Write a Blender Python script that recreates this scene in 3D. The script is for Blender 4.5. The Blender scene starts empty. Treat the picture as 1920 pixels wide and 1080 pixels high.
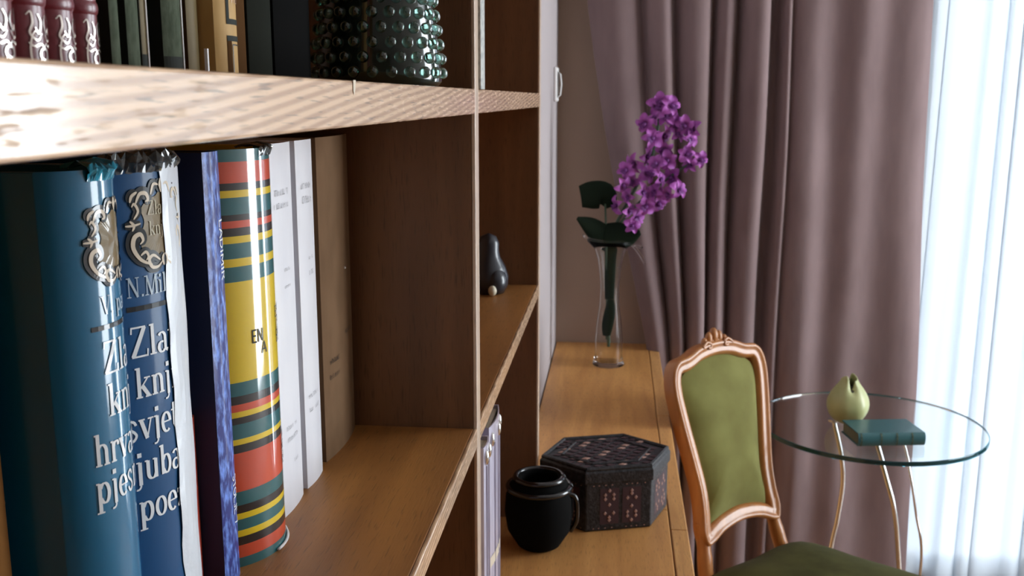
import bpy, bmesh, math, random
from mathutils import Vector, Matrix
random.seed(7)
S = bpy.context.scene
COL = S.collection
PI = math.pi
sin, cos, rad = math.sin, math.cos, math.radians

# ------------------------------------------------------------------ camera
TH = math.atan(355 / 1885.0)          # pitch below the horizon
PS = math.asin(200 / 1928.6)          # yaw to the left of the bookcase direction
cd = bpy.data.cameras.new('camera')
cam = bpy.data.objects.new('camera', cd)
COL.objects.link(cam)
cam.location = (0, 0, 1.45)
cam.rotation_euler = (PI / 2 - TH, 0, PS)
cd.sensor_width = 36.0
cd.lens = 36.0 * 1885.0 / 1920.0
cd.clip_start = 0.02
cd.dof.use_dof = True
cd.dof.focus_distance = 0.62
cd.dof.aperture_fstop = 26.0
S.camera = cam

# ------------------------------------------------------------------ world (bright overcast sky)
w = bpy.data.worlds.new('sky')
S.world = w
w.use_nodes = True
bg = w.node_tree.nodes['Background']
bg.inputs['Color'].default_value = (0.93, 0.965, 1.0, 1)
bg.inputs['Strength'].default_value = 15.0

S.view_settings.view_transform = 'Standard'
S.view_settings.look = 'None'
S.view_settings.gamma = 1.0
S.view_settings.use_curve_mapping = False
S.view_settings.exposure = 0.0


def portal(name, loc, rot, sx, sy):
    ld = bpy.data.lights.new(name, 'AREA')
    ld.shape = 'RECTANGLE'
    ld.size, ld.size_y = sx, sy
    ld.cycles.is_portal = True
    o = bpy.data.objects.new(name, ld)
    COL.objects.link(o)
    o.location = loc
    o.rotation_euler = rot
    return o


portal('sky_portal_side', (2.87, 2.175, 1.35), (PI / 2, 0, PI / 2), 1.25, 2.1)
portal('sky_portal_back', (1.74, 2.99, 1.275), (PI / 2, 0, PI), 1.88, 2.45)

# ------------------------------------------------------------------ helpers


def tag(o, label=None, cat=None, group=None, kind=None):
    if label:
        o['label'] = label
    if cat:
        o['category'] = cat
    if group:
        o['group'] = group
    if kind:
        o['kind'] = kind
    return o


def empty(name, loc=(0, 0, 0), rz=0.0):
    o = bpy.data.objects.new(name, None)
    COL.objects.link(o)
    o.empty_display_size = 0.03
    o.location = loc
    o.rotation_euler = (0, 0, rz)
    return o


class MB:
    def __init__(s):
        s.v, s.f, s.m = [], [], []

    def add(s, vs, fs, mi=0):
        n = len(s.v)
        s.v += [tuple(v) for v in vs]
        for f in fs:
            s.f.append(tuple(i + n for i in f))
            s.m.append(mi)
        return s

    def box(s, a, b, mi=0):
        x0, y0, z0 = a
        x1, y1, z1 = b
        vs = [(x0, y0, z0), (x1, y0, z0), (x1, y1, z0), (x0, y1, z0), (x0, y0, z1), (x1, y0, z1), (x1, y1, z1), (x0, y1, z1)]
        return s.add(vs, [(0, 3, 2, 1), (4, 5, 6, 7), (0, 1, 5, 4), (1, 2, 6, 5), (2, 3, 7, 6), (3, 0, 4, 7)], mi)

    def grid(s, P, mi=0, closeu=False):
        """P[i][j] rows of points"""
        nu, nv = len(P), len(P[0])
        vs = [p for r in P for p in r]
        fs = []
        for i in range(nu if closeu else nu - 1):
            for j in range(nv - 1):
                a = i * nv + j
                b = ((i + 1) % nu) * nv + j
                fs.append((a, b, b + 1, a + 1))
        return s.add(vs, fs, mi)

    def lathe(s, prof, n=32, c=(0, 0), mi=0, cap0=False, cap1=False):
        P = []
        for i in range(n):
            a = 2 * PI * i / n
            P.append([(c[0] + r * cos(a), c[1] + r * sin(a), z) for r, z in prof])
        base = len(s.v)
        s.grid(P, mi, closeu=True)
        k = len(prof)
        if cap0:
            s.f.append(tuple(base + i * k for i in reversed(range(n)))); s.m.append(mi)
        if cap1:
            s.f.append(tuple(base + i * k + k - 1 for i in range(n))); s.m.append(mi)
        return s

    def tube(s, pts, r, n=8, mi=0):
        pts = [Vector(p) for p in pts]
        rs = r if isinstance(r, (list, tuple)) else [r] * len(pts)
        up = Vector((0.13, 0.21, 0.97))
        rings = []
        for i, p in enumerate(pts):
            d = (pts[min(i + 1, len(pts) - 1)] - pts[max(i - 1, 0)]).normalized()
            a = d.cross(up)
            if a.length < 0.15:
                a = d.cross(Vector((1, 0.1, 0)))
            a.normalize()
            b = d.cross(a)
            rings.append([tuple(p + (a * cos(2 * PI * k / n) + b * sin(2 * PI * k / n)) * rs[i]) for k in range(n)])
        base = len(s.v)
        vs = [q for rg in rings for q in rg]
        fs = []
        for i in range(len(rings) - 1):
            for k in range(n):
                k2 = (k + 1) % n
                fs.append((i * n + k, i * n + k2, (i + 1) * n + k2, (i + 1) * n + k))
        fs.append(tuple(range(n - 1, -1, -1)))
        fs.append(tuple((len(rings) - 1) * n + k for k in range(n)))
        return s.add(vs, fs, mi)

    def ball(s, c, r, nu=10, nv=7, mi=0):
        rx, ry, rz = r if isinstance(r, (list, tuple)) else (r, r, r)
        P = []
        for i in range(nu):
            a = 2 * PI * i / nu
            P.append([(c[0] + rx * sin(PI * (j + 0.02) / (nv + 0.04 - 0)) * cos(a), c[1] + ry * sin(PI * (j + 0.02) / (nv + 0.04)) * sin(a),
                       c[2] - rz * cos(PI * (j + 0.02) / (nv + 0.04))) for j in range(nv + 1)])
        return s.grid(P, mi, closeu=True)

    def build(s, name, mats, parent=None, smooth=False, bevel=0.0, auto=None, recalc=True):
        me = bpy.data.meshes.new(name)
        me.from_pydata(s.v, [], s.f)
        if not isinstance(mats, (list, tuple)):
            mats = [mats]
        for m in mats:
            me.materials.append(m)
        me.polygons.foreach_set('material_index', s.m)
        if recalc:
            bm = bmesh.new()
            bm.from_mesh(me)
            bmesh.ops.remove_doubles(bm, verts=bm.verts, dist=1e-6)
            bmesh.ops.recalc_face_normals(bm, faces=bm.faces)
            bm.to_mesh(me)
            bm.free()
        if smooth:
            me.polygons.foreach_set('use_smooth', [True] * len(me.polygons))
            if auto is not None:
                me.set_sharp_from_angle(angle=rad(auto))
        me.update()
        o = bpy.data.objects.new(name, me)
        COL.objects.link(o)
        if parent:
            o.parent = parent
        if bevel:
            b = o.modifiers.new('bevel', 'BEVEL')
            b.width = bevel
            b.segments = 2
            b.limit_method = 'ANGLE'
        return o


def lerp(a, b, t):
    return a + (b - a) * t


def cr(pts, n):
    """Catmull-Rom through points (tuples of any size), n steps per segment"""
    out = []
    k = len(pts)
    for i in range(k - 1):
        p0, p1, p2, p3 = pts[max(i - 1, 0)], pts[i], pts[i + 1], pts[min(i + 2, k - 1)]
        for j in range(n):
            t = j / n
            out.append(tuple(0.5 * (2 * b + (c - a) * t + (2 * a - 5 * b + 4 * c - d) * t * t + (3 * b - a - 3 * c + d) * t ** 3) for a, b, c, d in zip(p0, p1, p2, p3)))
    out.append(tuple(pts[-1]))
    return out


def cr_closed(pts, n):
    k = len(pts)
    out = []
    for i in range(k):
        p0, p1, p2, p3 = pts[(i - 1) % k], pts[i], pts[(i + 1) % k], pts[(i + 2) % k]
        for j in range(n):
            t = j / n
            out.append(tuple(0.5 * (2 * b + (c - a) * t + (2 * a - 5 * b + 4 * c - d) * t * t + (3 * b - a - 3 * c + d) * t ** 3) for a, b, c, d in zip(p0, p1, p2, p3)))
    return out


# ------------------------------------------------------------------ materials
def mat(name, col, rough=0.5, metal=0.0, coat=0.0, crough=0.05, spec=0.5, trans=0.0, ior=1.5, sheen=0.0, alpha=1.0, noise=None, bump=None, cior=1.5):
    m = bpy.data.materials.new(name)
    m.use_nodes = True
    nt = m.node_tree
    p = nt.nodes['Principled BSDF']
    p.inputs['Base Color'].default_value = (*col, 1)
    p.inputs['Roughness'].default_value = rough
    p.inputs['Metallic'].default_value = metal
    p.inputs['Coat Weight'].default_value = coat
    p.inputs['Coat Roughness'].default_value = crough
    p.inputs['Coat IOR'].default_value = cior
    p.inputs['Specular IOR Level'].default_value = spec
    p.inputs['Transmission Weight'].default_value = trans
    p.inputs['IOR'].default_value = ior
    p.inputs['Sheen Weight'].default_value = sheen
    p.inputs['Alpha'].default_value = alpha
    if noise or bump:
        tc = nt.nodes.new('ShaderNodeTexCoord')
        mp = nt.nodes.new('ShaderNodeMapping')
        nt.links.new(tc.outputs['Object'], mp.inputs['Vector'])
    if noise:                                     # (second colour, scale xyz, contrast lo, hi)
        c2, sc, lo, hi = noise
        mp.inputs['Scale'].default_value = sc
        nz = nt.nodes.new('ShaderNodeTexNoise')
        nz.inputs['Scale'].default_value = 1.0
        nz.inputs['Detail'].default_value = 4.0
        nt.links.new(mp.outputs['Vector'], nz.inputs['Vector'])
        rp = nt.nodes.new('ShaderNodeValToRGB')
        rp.color_ramp.elements[0].position = lo
        rp.color_ramp.elements[1].position = hi
        rp.color_ramp.elements[0].color = (*col, 1)
        rp.color_ramp.elements[1].color = (*c2, 1)
        nt.links.new(nz.outputs['Fac'], rp.inputs['Fac'])
        nt.links.new(rp.outputs['Color'], p.inputs['Base Color'])
    if bump:                                      # (scale xyz, strength, distance)
        sc, st, di = bump
        mp2 = nt.nodes.new('ShaderNodeMapping')
        nt.links.new(tc.outputs['Object'], mp2.inputs['Vector'])
        mp2.inputs['Scale'].default_value = sc
        nb = nt.nodes.new('ShaderNodeTexNoise')
        nb.inputs['Scale'].default_value = 1.0
        nb.inputs['Detail'].default_value = 3.0
        nt.links.new(mp2.outputs['Vector'], nb.inputs['Vector'])
        bp = nt.nodes.new('ShaderNodeBump')
        bp.inputs['Strength'].default_value = st
        bp.inputs['Distance'].default_value = di
        nt.links.new(nb.outputs['Fac'], bp.inputs['Height'])
        nt.links.new(bp.outputs['Normal'], p.inputs['Normal'])
    return m


def wood(name, light, dark, axis='Y', rough=0.35, coat=0.0, crough=0.2, fine=1.0, rings=0.0, bumpd=0.0004, pore=0.35):
    m = bpy.data.materials.new(name)
    m.use_nodes = True
    nt = m.node_tree
    N, L = nt.nodes, nt.links
    p = N['Principled BSDF']
    p.inputs['Roughness'].default_value = rough
    p.inputs['Coat Weight'].default_value = coat
    p.inputs['Coat Roughness'].default_value = crough
    tc = N.new('ShaderNodeTexCoord')

    def mapped(sc_long, sc_cross):
        mp = N.new('ShaderNodeMapping')
        v = [sc_cross] * 3
        v['XYZ'.index(axis)] = sc_long
        mp.inputs['Scale'].default_value = v
        L.new(tc.outputs['Object'], mp.inputs['Vector'])
        return mp

    def noise(mp, detail=4.0, dist=0.0):
        nz = N.new('ShaderNodeTexNoise')
        nz.inputs['Scale'].default_value = 1.0
        nz.inputs['Detail'].default_value = detail
        nz.inputs['Distortion'].default_value = dist
        L.new(mp.outputs['Vector'], nz.inputs['Vector'])
        return nz
    big = noise(mapped(2.5 * fine, 30 * fine), 5.0, 0.6)
    rp = N.new('ShaderNodeValToRGB')
    rp.color_ramp.elements[0].position = 0.3
    rp.color_ramp.elements[1].position = 0.72
    rp.color_ramp.elements[0].color = (*dark, 1)
    rp.color_ramp.elements[1].color = (*light, 1)
    L.new(big.outputs['Fac'], rp.inputs['Fac'])
    col = rp.outputs['Color']
    if rings > 0:
        wv = N.new('ShaderNodeTexWave')
        wv.wave_type = 'BANDS'
        wv.bands_direction = 'Z'
        mp = N.new('ShaderNodeMapping')
        mp.inputs['Rotation'].default_value = (rad(-4.8), 0, 0)
        L.new(tc.outputs['Object'], mp.inputs['Vector'])
        L.new(mp.outputs['Vector'], wv.inputs['Vector'])
        wv.inputs['Scale'].default_value = 75.0
        wv.inputs['Distortion'].default_value = 7.0
        wv.inputs['Detail'].default_value = 0.0
        wv.inputs['Detail Scale'].default_value = 0.06
        mx = N.new('ShaderNodeMixRGB')
        mx.blend_type = 'MULTIPLY'
        mx.inputs['Fac'].default_value = rings
        rr = N.new('ShaderNodeValToRGB')
        rr.color_ramp.elements[0].position = 0.1
        rr.color_ramp.elements[0].color = (0.55, 0.45, 0.38, 1)
        rr.color_ramp.elements[1].position = 0.85
        L.new(wv.outputs['Fac'], rr.inputs['Fac'])
        L.new(col, mx.inputs['Color1'])
        L.new(rr.outputs['Color'], mx.inputs['Color2'])
        col = mx.outputs['Color']
    # short dark pores along the grain
    po = noise(mapped(45, 700), 2.0)
    pr = N.new('ShaderNodeValToRGB')
    pr.color_ramp.elements[0].position = 0.30
    pr.color_ramp.elements[1].position = 0.42
    pr.color_ramp.elements[0].color = (1 - pore, 1 - pore, 1 - pore, 1)
    pr.color_ramp.elements[1].color = (1, 1, 1, 1)
    L.new(po.outputs['Fac'], pr.inputs['Fac'])
    mx2 = N.new('ShaderNodeMixRGB')
    mx2.blend_type = 'MULTIPLY'
    mx2.inputs['Fac'].default_value = 1.0
    L.new(col, mx2.inputs['Color1'])
    L.new(pr.outputs['Color'], mx2.inputs['Color2'])
    L.new(mx2.outputs['Color'], p.inputs['Base Color'])
    if rings > 0:        # open pores hold no lacquer
        po2 = noise(mapped(60, 560), 3.0)
        cw = N.new('ShaderNodeValToRGB')
        cw.color_ramp.elements[0].position = 0.36
        cw.color_ramp.elements[1].position = 0.44
        cw.color_ramp.elements[0].color = (0.0, 0.0, 0.0, 1)
        cw.color_ramp.elements[1].color = (1, 1, 1, 1)
        L.new(po2.outputs['Fac'], cw.inputs['Fac'])
        L.new(cw.outputs['Color'], p.inputs['Coat Weight'])
        mx3 = N.new('ShaderNodeMixRGB')
        mx3.blend_type = 'MULTIPLY'
        mx3.inputs['Fac'].default_value = 0.25
        L.new(mx2.outputs['Color'], mx3.inputs['Color1'])
        L.new(cw.outputs['Color'], mx3.inputs['Color2'])
        L.new(mx3.outputs['Color'], p.inputs['Base Color'])
    bp = N.new('ShaderNodeBump')
    bp.inputs['Strength'].default_value = 0.35
    bp.inputs['Distance'].default_value = bumpd
    L.new(po.outputs['Fac'], bp.inputs['Height'])
    L.new(bp.outputs['Normal'], p.inputs['Normal'])
    return m


M = {}
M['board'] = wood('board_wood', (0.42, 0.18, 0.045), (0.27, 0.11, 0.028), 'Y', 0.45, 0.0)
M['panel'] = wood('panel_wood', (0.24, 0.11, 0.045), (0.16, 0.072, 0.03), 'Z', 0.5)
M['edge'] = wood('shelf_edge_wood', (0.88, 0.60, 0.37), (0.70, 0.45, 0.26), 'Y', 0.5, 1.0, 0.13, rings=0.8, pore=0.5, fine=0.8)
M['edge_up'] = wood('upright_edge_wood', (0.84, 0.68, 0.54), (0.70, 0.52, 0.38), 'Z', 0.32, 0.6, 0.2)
M['desk'] = wood('desk_wood', (0.68, 0.335, 0.105), (0.50, 0.225, 0.066), 'Y', 0.45, 0.12, 0.2, fine=1.3)
M['desk_lip'] = wood('desk_lip_wood', (0.72, 0.38, 0.135), (0.54, 0.26, 0.085), 'Y', 0.45, 0.1, fine=1.6)
M['chair_wood'] = wood('chair_wood', (0.44, 0.175, 0.045), (0.32, 0.115, 0.03), 'Z', 0.35, 0.3, 0.1, fine=1.5, pore=0.1)
M['wall'] = mat('wall_paint', (0.39, 0.275, 0.21), 0.85, bump=((90, 90, 90), 0.15, 0.002))
M['wallL'] = mat('mauve_paint', (0.43, 0.38, 0.385), 0.8)
M['wall2'] = mat('white_paint', (0.74, 0.71, 0.70), 0.8)
M['rearwall'] = mat('bounce_cut_brown', (0.10, 0.07, 0.055), 0.85)  # unseen rear wall, colour darkened to cut bounce light
M['ceil'] = mat('ceiling_paint', (0.8, 0.8, 0.79), 0.9)
M['floor'] = wood('parquet', (0.40, 0.22, 0.10), (0.27, 0.14, 0.06), 'X', 0.35)
M['white'] = mat('white_plastic', (0.85, 0.83, 0.82), 0.35)
M['frame'] = mat('white_lacquer', (0.85, 0.86, 0.88), 0.35)
M['curtain'] = mat('mauve_cloth', (0.245, 0.168, 0.168), 0.9, sheen=0.1, noise=((0.205, 0.138, 0.138), (25, 25, 6), 0.35, 0.7), bump=((900, 900, 500), 0.25, 0.0006))
M['paper'] = mat('paper', (0.72, 0.67, 0.56), 0.9, noise=((0.55, 0.5, 0.4), (300, 5, 5), 0.4, 0.6))
M['blueA'] = mat('teal_jacket', (0.002, 0.145, 0.29), 0.5, coat=1.0, crough=0.1, spec=0.2, cior=1.58)
M['blueB'] = mat('blue_jacket', (0.003, 0.07, 0.20), 0.5, coat=0.25, crough=0.12, spec=0.2)
M['navy'] = mat('navy_cloth', (0.016, 0.016, 0.045), 0.6)
M['violet'] = mat('violet_spine', (0.02, 0.03, 0.20), 0.5, coat=0.25, crough=0.15, spec=0.2, noise=((0.18, 0.32, 0.85), (300, 300, 110), 0.45, 0.68))
M['ink'] = mat('white_ink', (0.82, 0.85, 0.86), 0.5, coat=0.15, crough=0.1, spec=0.2)
M['ink2'] = mat('pale_blue_ink', (0.45, 0.55, 0.62), 0.5, coat=0.15, crough=0.1, spec=0.2)
M['black'] = mat('black_ink', (0.008, 0.01, 0.012), 0.5, coat=0.15, crough=0.1, spec=0.2)
M['greyink'] = mat('grey_ink', (0.36, 0.36, 0.38), 0.7)
M['gold'] = mat('old_gold', (0.20, 0.14, 0.055), 0.5, coat=0.15, crough=0.1, spec=0.2)
M['goldink'] = mat('gold_ink', (0.42, 0.36, 0.22), 0.5, coat=0.15, crough=0.1, spec=0.2)
M['cream'] = mat('cream_ink', (0.72, 0.62, 0.48), 0.5, coat=0.15, crough=0.1, spec=0.2)
for k_ in ('gold', 'cream', 'black', 'ink', 'ink2'):          # the same inks under the teal book's gloss film
    c_ = M[k_].copy()
    c_.name = M[k_].name + '_under_film'
    q_ = c_.node_tree.nodes['Principled BSDF']
    q_.inputs['Coat Weight'].default_value = 1.0
    q_.inputs['Coat IOR'].default_value = 1.58
    M[k_ + '_f'] = c_
M['strip'] = mat('painted_sheen', (0.66, 0.70, 0.75), 0.45, coat=0.5, crough=0.2, bump=((250, 250, 250), 0.3, 0.001))  # pale colour stands in for the window's reflection on the blue spine
M['film'] = mat('crumpled_film', (0.20, 0.23, 0.24), 0.08, trans=0.6, ior=1.3, coat=1.0)
M['filmteal'] = mat('teal_film', (0.02, 0.30, 0.45), 0.12, coat=1.0)
M['whitebook'] = mat('white_jacket', (0.80, 0.80, 0.84), 0.5, noise=((0.74, 0.74, 0.79), (40, 40, 15), 0.35, 0.7))
M['tan'] = mat('tan_jacket', (0.20, 0.115, 0.06), 0.8, spec=0.15, noise=((0.15, 0.085, 0.042), (40, 40, 20), 0.35, 0.7))
M['red'] = mat('red_cloth', (0.50, 0.06, 0.03), 0.5)
M['brown'] = mat('brown_cloth', (0.19, 0.08, 0.02), 0.8, spec=0.1, noise=((0.14, 0.06, 0.016), (60, 60, 20), 0.35, 0.7))
M['maroon'] = mat('maroon_leather', (0.16, 0.012, 0.022), 0.38, coat=0.5, crough=0.2, bump=((500, 500, 500), 0.2, 0.0006))
M['silver'] = mat('silver_foil', (0.75, 0.68, 0.62), 0.22, metal=0.85)
M['dull'] = mat('dull_foil', (0.42, 0.27, 0.20), 0.4, metal=0.4)
M['dkgreen'] = mat('dark_green_cloth', (0.016, 0.019, 0.013), 0.7, spec=0.2)
M['sage'] = mat('sage_cloth', (0.10, 0.12, 0.085), 0.9, spec=0.05, noise=((0.06, 0.075, 0.05), (300, 300, 120), 0.4, 0.65))
M['olive'] = mat('olive_cloth', (0.16, 0.115, 0.045), 0.6, spec=0.25)
M['kraft'] = mat('kraft_jacket', (0.58, 0.36, 0.13), 0.6, spec=0.25, noise=((0.47, 0.28, 0.09), (60, 60, 25), 0.4, 0.65))
M['dkbrown'] = mat('dark_brown_cloth', (0.085, 0.042, 0.018), 1.0, spec=0.0)
M['charcoal'] = mat('charcoal_cloth', (0.022, 0.024, 0.02), 1.0, spec=0.0)
M['greyspine'] = mat('grey_spine', (0.50, 0.50, 0.46), 0.5, noise=((0.30, 0.31, 0.30), (400, 400, 180), 0.45, 0.62))
M['album'] = mat('silver_album', (0.62, 0.58, 0.70), 0.35, metal=0.1, coat=0.5, noise=((0.44, 0.40, 0.52), (20, 400, 10), 0.4, 0.6))
M['metal'] = mat('corner_metal', (0.9, 0.88, 0.84), 0.15, metal=1.0)
for k, c in {'s_teal': (0.01, 0.135, 0.15), 's_red': (0.70, 0.08, 0.03), 's_black': (0.008, 0.008, 0.01), 's_yellow': (0.86, 0.60, 0.012)}.items():
    M[k] = mat('stripe_' + k[2:], c, 0.5, coat=1.0, crough=0.09, spec=0.2, cior=1.9)
M['greenglass'] = mat('green_glass', (0.012, 0.022, 0.014), 0.12, coat=0.6, crough=0.05)
M['hob'] = mat('hobnail_glass', (0.50, 0.88, 0.76), 0.03, trans=1.0, ior=1.5, coat=1.0, crough=0.03)
M['glass'] = mat('clear_glass', (0.98, 0.99, 0.99), 0.02, trans=1.0, ior=1.16)
M['leaf'] = mat('dark_leaf', (0.010, 0.018, 0.010), 0.8, spec=0.1)
M['stem'] = mat('green_stem', (0.05, 0.09, 0.05), 0.5)
M['petal'] = mat('purple_petal', (0.42, 0.085, 0.42), 0.6, sheen=0.3, noise=((0.30, 0.05, 0.33), (60, 60, 60), 0.35, 0.7))
M['petalc'] = mat('dark_petal', (0.14, 0.02, 0.17), 0.6)
M['blackgloss'] = mat('black_glaze', (0.006, 0.006, 0.007), 0.18, coat=0.5)
M['blackmatt'] = mat('black_matt', (0.004, 0.004, 0.004), 0.9, spec=0.08)
M['woven'] = mat('black_weave', (0.010, 0.010, 0.012), 0.5, noise=((0.035, 0.032, 0.038), (160, 160, 160), 0.45, 0.62), bump=((300, 300, 300), 0.5, 0.002))
M['plum'] = mat('plum_weave', (0.055, 0.022, 0.028), 0.6)
M['rose'] = mat('rose_weave', (0.42, 0.24, 0.19), 0.6)
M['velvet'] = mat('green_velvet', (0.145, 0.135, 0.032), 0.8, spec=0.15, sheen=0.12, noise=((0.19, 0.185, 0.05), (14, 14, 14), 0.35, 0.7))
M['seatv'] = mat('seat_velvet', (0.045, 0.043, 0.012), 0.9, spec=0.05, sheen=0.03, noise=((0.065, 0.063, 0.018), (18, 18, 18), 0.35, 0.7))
M['ceramic'] = mat('green_ceramic', (0.46, 0.47, 0.22), 0.45, coat=0.2, noise=((0.36, 0.38, 0.16), (22, 22, 22), 0.35, 0.7))
M['hole'] = mat('dark_hollow', (0.05, 0.04, 0.02), 0.8)
M['tealbook'] = mat('teal_leather', (0.02, 0.10, 0.11), 0.4, coat=0.3, crough=0.2)
M['tealpage'] = mat('gilt_page', (0.13, 0.14, 0.09), 0.6)
M['steel'] = mat('brushed_steel', (0.80, 0.82, 0.84), 0.25, metal=1.0)
M['tableglass'] = mat('table_glass', (0.93, 0.98, 0.98), 0.01, trans=1.0, ior=1.3)
M['rimglass'] = mat('rim_glass', (0.10, 0.40, 0.48), 0.05, trans=0.92, ior=1.4)
M['slate'] = mat('slate_glaze', (0.025, 0.028, 0.038), 0.3, coat=0.3)
M['ivory'] = mat('ivory', (0.75, 0.68, 0.52), 0.4)


def sheer_mat():
    m = bpy.data.materials.new('sheer_voile')
    m.use_nodes = True
    nt = m.node_tree
    N, L = nt.nodes, nt.links
    N.remove(N['Principled BSDF'])
    out = N['Material Output']
    tr = N.new('ShaderNodeBsdfTransparent')
    tr.inputs['Color'].default_value = (0.93, 0.96, 1.0, 1)
    tl = N.new('ShaderNodeBsdfTranslucent')
    tl.inputs['Color'].default_value = (0.205, 0.235, 0.27, 1)
    df = N.new('ShaderNodeBsdfDiffuse')
    df.inputs['Color'].default_value = (0.80, 0.84, 0.88, 1)
    a = N.new('ShaderNodeMixShader')
    a.inputs['Fac'].default_value = 0.45
    L.new(tl.outputs[0], a.inputs[1])
    L.new(df.outputs[0], a.inputs[2])
    b = N.new('ShaderNodeMixShader')
    b.inputs['Fac'].default_value = 0.975
    L.new(tr.outputs[0], b.inputs[1])
    L.new(a.outputs[0], b.inputs[2])
    L.new(b.outputs[0], out.inputs['Surface'])
    return m


def pane_mat():
    m = bpy.data.materials.new('window_glass')
    m.use_nodes = True
    nt = m.node_tree
    N, L = nt.nodes, nt.links
    N.remove(N['Principled BSDF'])
    out = N['Material Output']
    tr = N.new('ShaderNodeBsdfTransparent')
    tr.inputs['Color'].default_value = (0.95, 0.97, 0.98, 1)
    gl = N.new('ShaderNodeBsdfGlossy')
    gl.inputs['Roughness'].default_value = 0.02
    fr = N.new('ShaderNodeFresnel')
    b = N.new('ShaderNodeMixShader')
    L.new(fr.outputs[0], b.inputs['Fac'])
    L.new(tr.outputs[0], b.inputs[1])
    L.new(gl.outputs[0], b.inputs[2])
    L.new(b.outputs[0], out.inputs['Surface'])
    return m


M['sheer'] = sheer_mat()
M['pane'] = pane_mat()

# ------------------------------------------------------------------ room
NX = -0.395       # wall behind the bookcase
PX = -0.170       # wall beside the vase
YB = 2.87         # window wall
RX = 2.75
YR = -3.6
ZC = 2.65


def struct(name, mb, m, parent=None, **k):
    o = mb.build(name, m, parent, **k)
    if not parent:
        o['kind'] = 'structure'
    return o


struct('floor', MB().box((NX - 0.12, YR - 0.12, -0.1), (RX + 0.12, YB + 0.12, 0)), M['floor'])
struct('ceiling', MB().box((NX - 0.12, YR - 0.12, ZC), (RX + 0.12, YB + 0.12, ZC + 0.1)), M['ceil'])
mb = MB().box((NX - 0.12, YR, 0), (NX, YB + 0.12, ZC))
mb.box((NX, 1.665, 0), (PX, YB, ZC))
struct('wall_left', mb, M['wallL'])
WX0, WX1, WZ1 = 0.80, 2.68, 2.50          # French window in the back wall
mb = MB().box((NX, YB, 0), (WX0, YB + 0.12, ZC))
mb.box((WX1, YB, 0), (RX + 0.12, YB + 0.12, ZC))
mb.box((WX0, YB, WZ1), (WX1, YB + 0.12, ZC))
mb.box((WX0, YB, 0), (WX1, YB + 0.12, 0.05))
struct('wall_back', mb, M['wall'])
SY0, SY1, SZ0, SZ1 = 1.55, 2.80, 0.3, 2.4    # window in the right wall
mb = MB().box((RX, YR, 0), (RX + 0.12, SY0, ZC))
mb.box((RX, SY1, 0), (RX + 0.12, YB, ZC))
mb.box((RX, SY0, 0), (RX + 0.12, SY1, SZ0))
mb.box((RX, SY0, SZ1), (RX + 0.12, SY1, ZC))
struct('wall_right', mb, M['wall2'])
struct('wall_rear', MB().box((NX - 0.12, YR - 0.12, 0), (RX + 0.12, YR, ZC)), M['rearwall'])


def window(name, along, fixed, a0, a1, z0, z1, n):
    """frame with n lights; along 'X' or 'Y'"""
    def bx(mb, u0, u1, d0, d1, z0_, z1_):
        if along == 'X':
            mb.box((u0, fixed + d0, z0_), (u1, fixed + d1, z1_))
        else:
            mb.box((fixed + d0, u0, z0_), (fixed + d1, u1, z1_))
    t = 0.05
    mb = MB()
    bx(mb, a0, a0 + t, 0.03, 0.09, z0, z1)
    bx(mb, a1 - t, a1, 0.03, 0.09, z0, z1)
    bx(mb, a0 + t, a1 - t, 0.03, 0.09, z1 - t, z1)
    bx(mb, a0 + t, a1 - t, 0.03, 0.09, z0, z0 + t)
    root = struct(name, mb, M['frame'], bevel=0.003)
    wd = (a1 - a0 - 2 * t) / n
    for i in range(1, n):
        mb = MB()
        u = a0 + t + wd * i
        bx(mb, u - 0.03, u + 0.03, 0.035, 0.085, z0 + t, z1 - t)
        mb.build('mullion', M['frame'], root, bevel=0.003)
    for i in range(n):
        mb = MB()
        bx(mb, a0 + t + wd * i + 0.002, a0 + t + wd * (i + 1) - 0.002, 0.058, 0.062, z0 + t, z1 - t)
        mb.build('pane', M['pane'], root)


window('window_1', 'X', YB, WX0, WX1, 0.05, WZ1, 1)
window('window_2', 'Y', RX, SY0, SY1, SZ0, SZ1, 1)

# light switch on the wall beside the vase
sw = empty('light_switch', (PX, 2.72, 1.487))
tag(sw, 'white light switch on the narrow wall beside the bookcase', 'light switch')
MB().box((0, -0.042, -0.045), (0.009, 0.042, 0.045)).build('plate', M['white'], sw, bevel=0.004)
mb = MB()
prof = [(-0.034, 0.009), (-0.028, 0.016), (0.0, 0.019), (0.028, 0.016), (0.034, 0.009)]
mb.grid([[(x, y, z) for z, x in prof] for y in (-0.03, 0.03)])
mb.build('rocker', M['white'], sw, bevel=0.001)

# ------------------------------------------------------------------ base cabinet under the bookcase
DZ = 0.75
XL = 0.127
cab = empty('base_cabinet', (0, 0.6, 0))
tag(cab, 'long low wooden cabinet whose top carries the bookcase, box and vase', 'cabinet')


def cabpart(name, a, b, m, bevel=0.002):
    a = (a[0], a[1] - 0.6, a[2])
    b = (b[0], b[1] - 0.6, b[2])
    return MB().box(a, b).build(name, m, cab, bevel=bevel)


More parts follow.
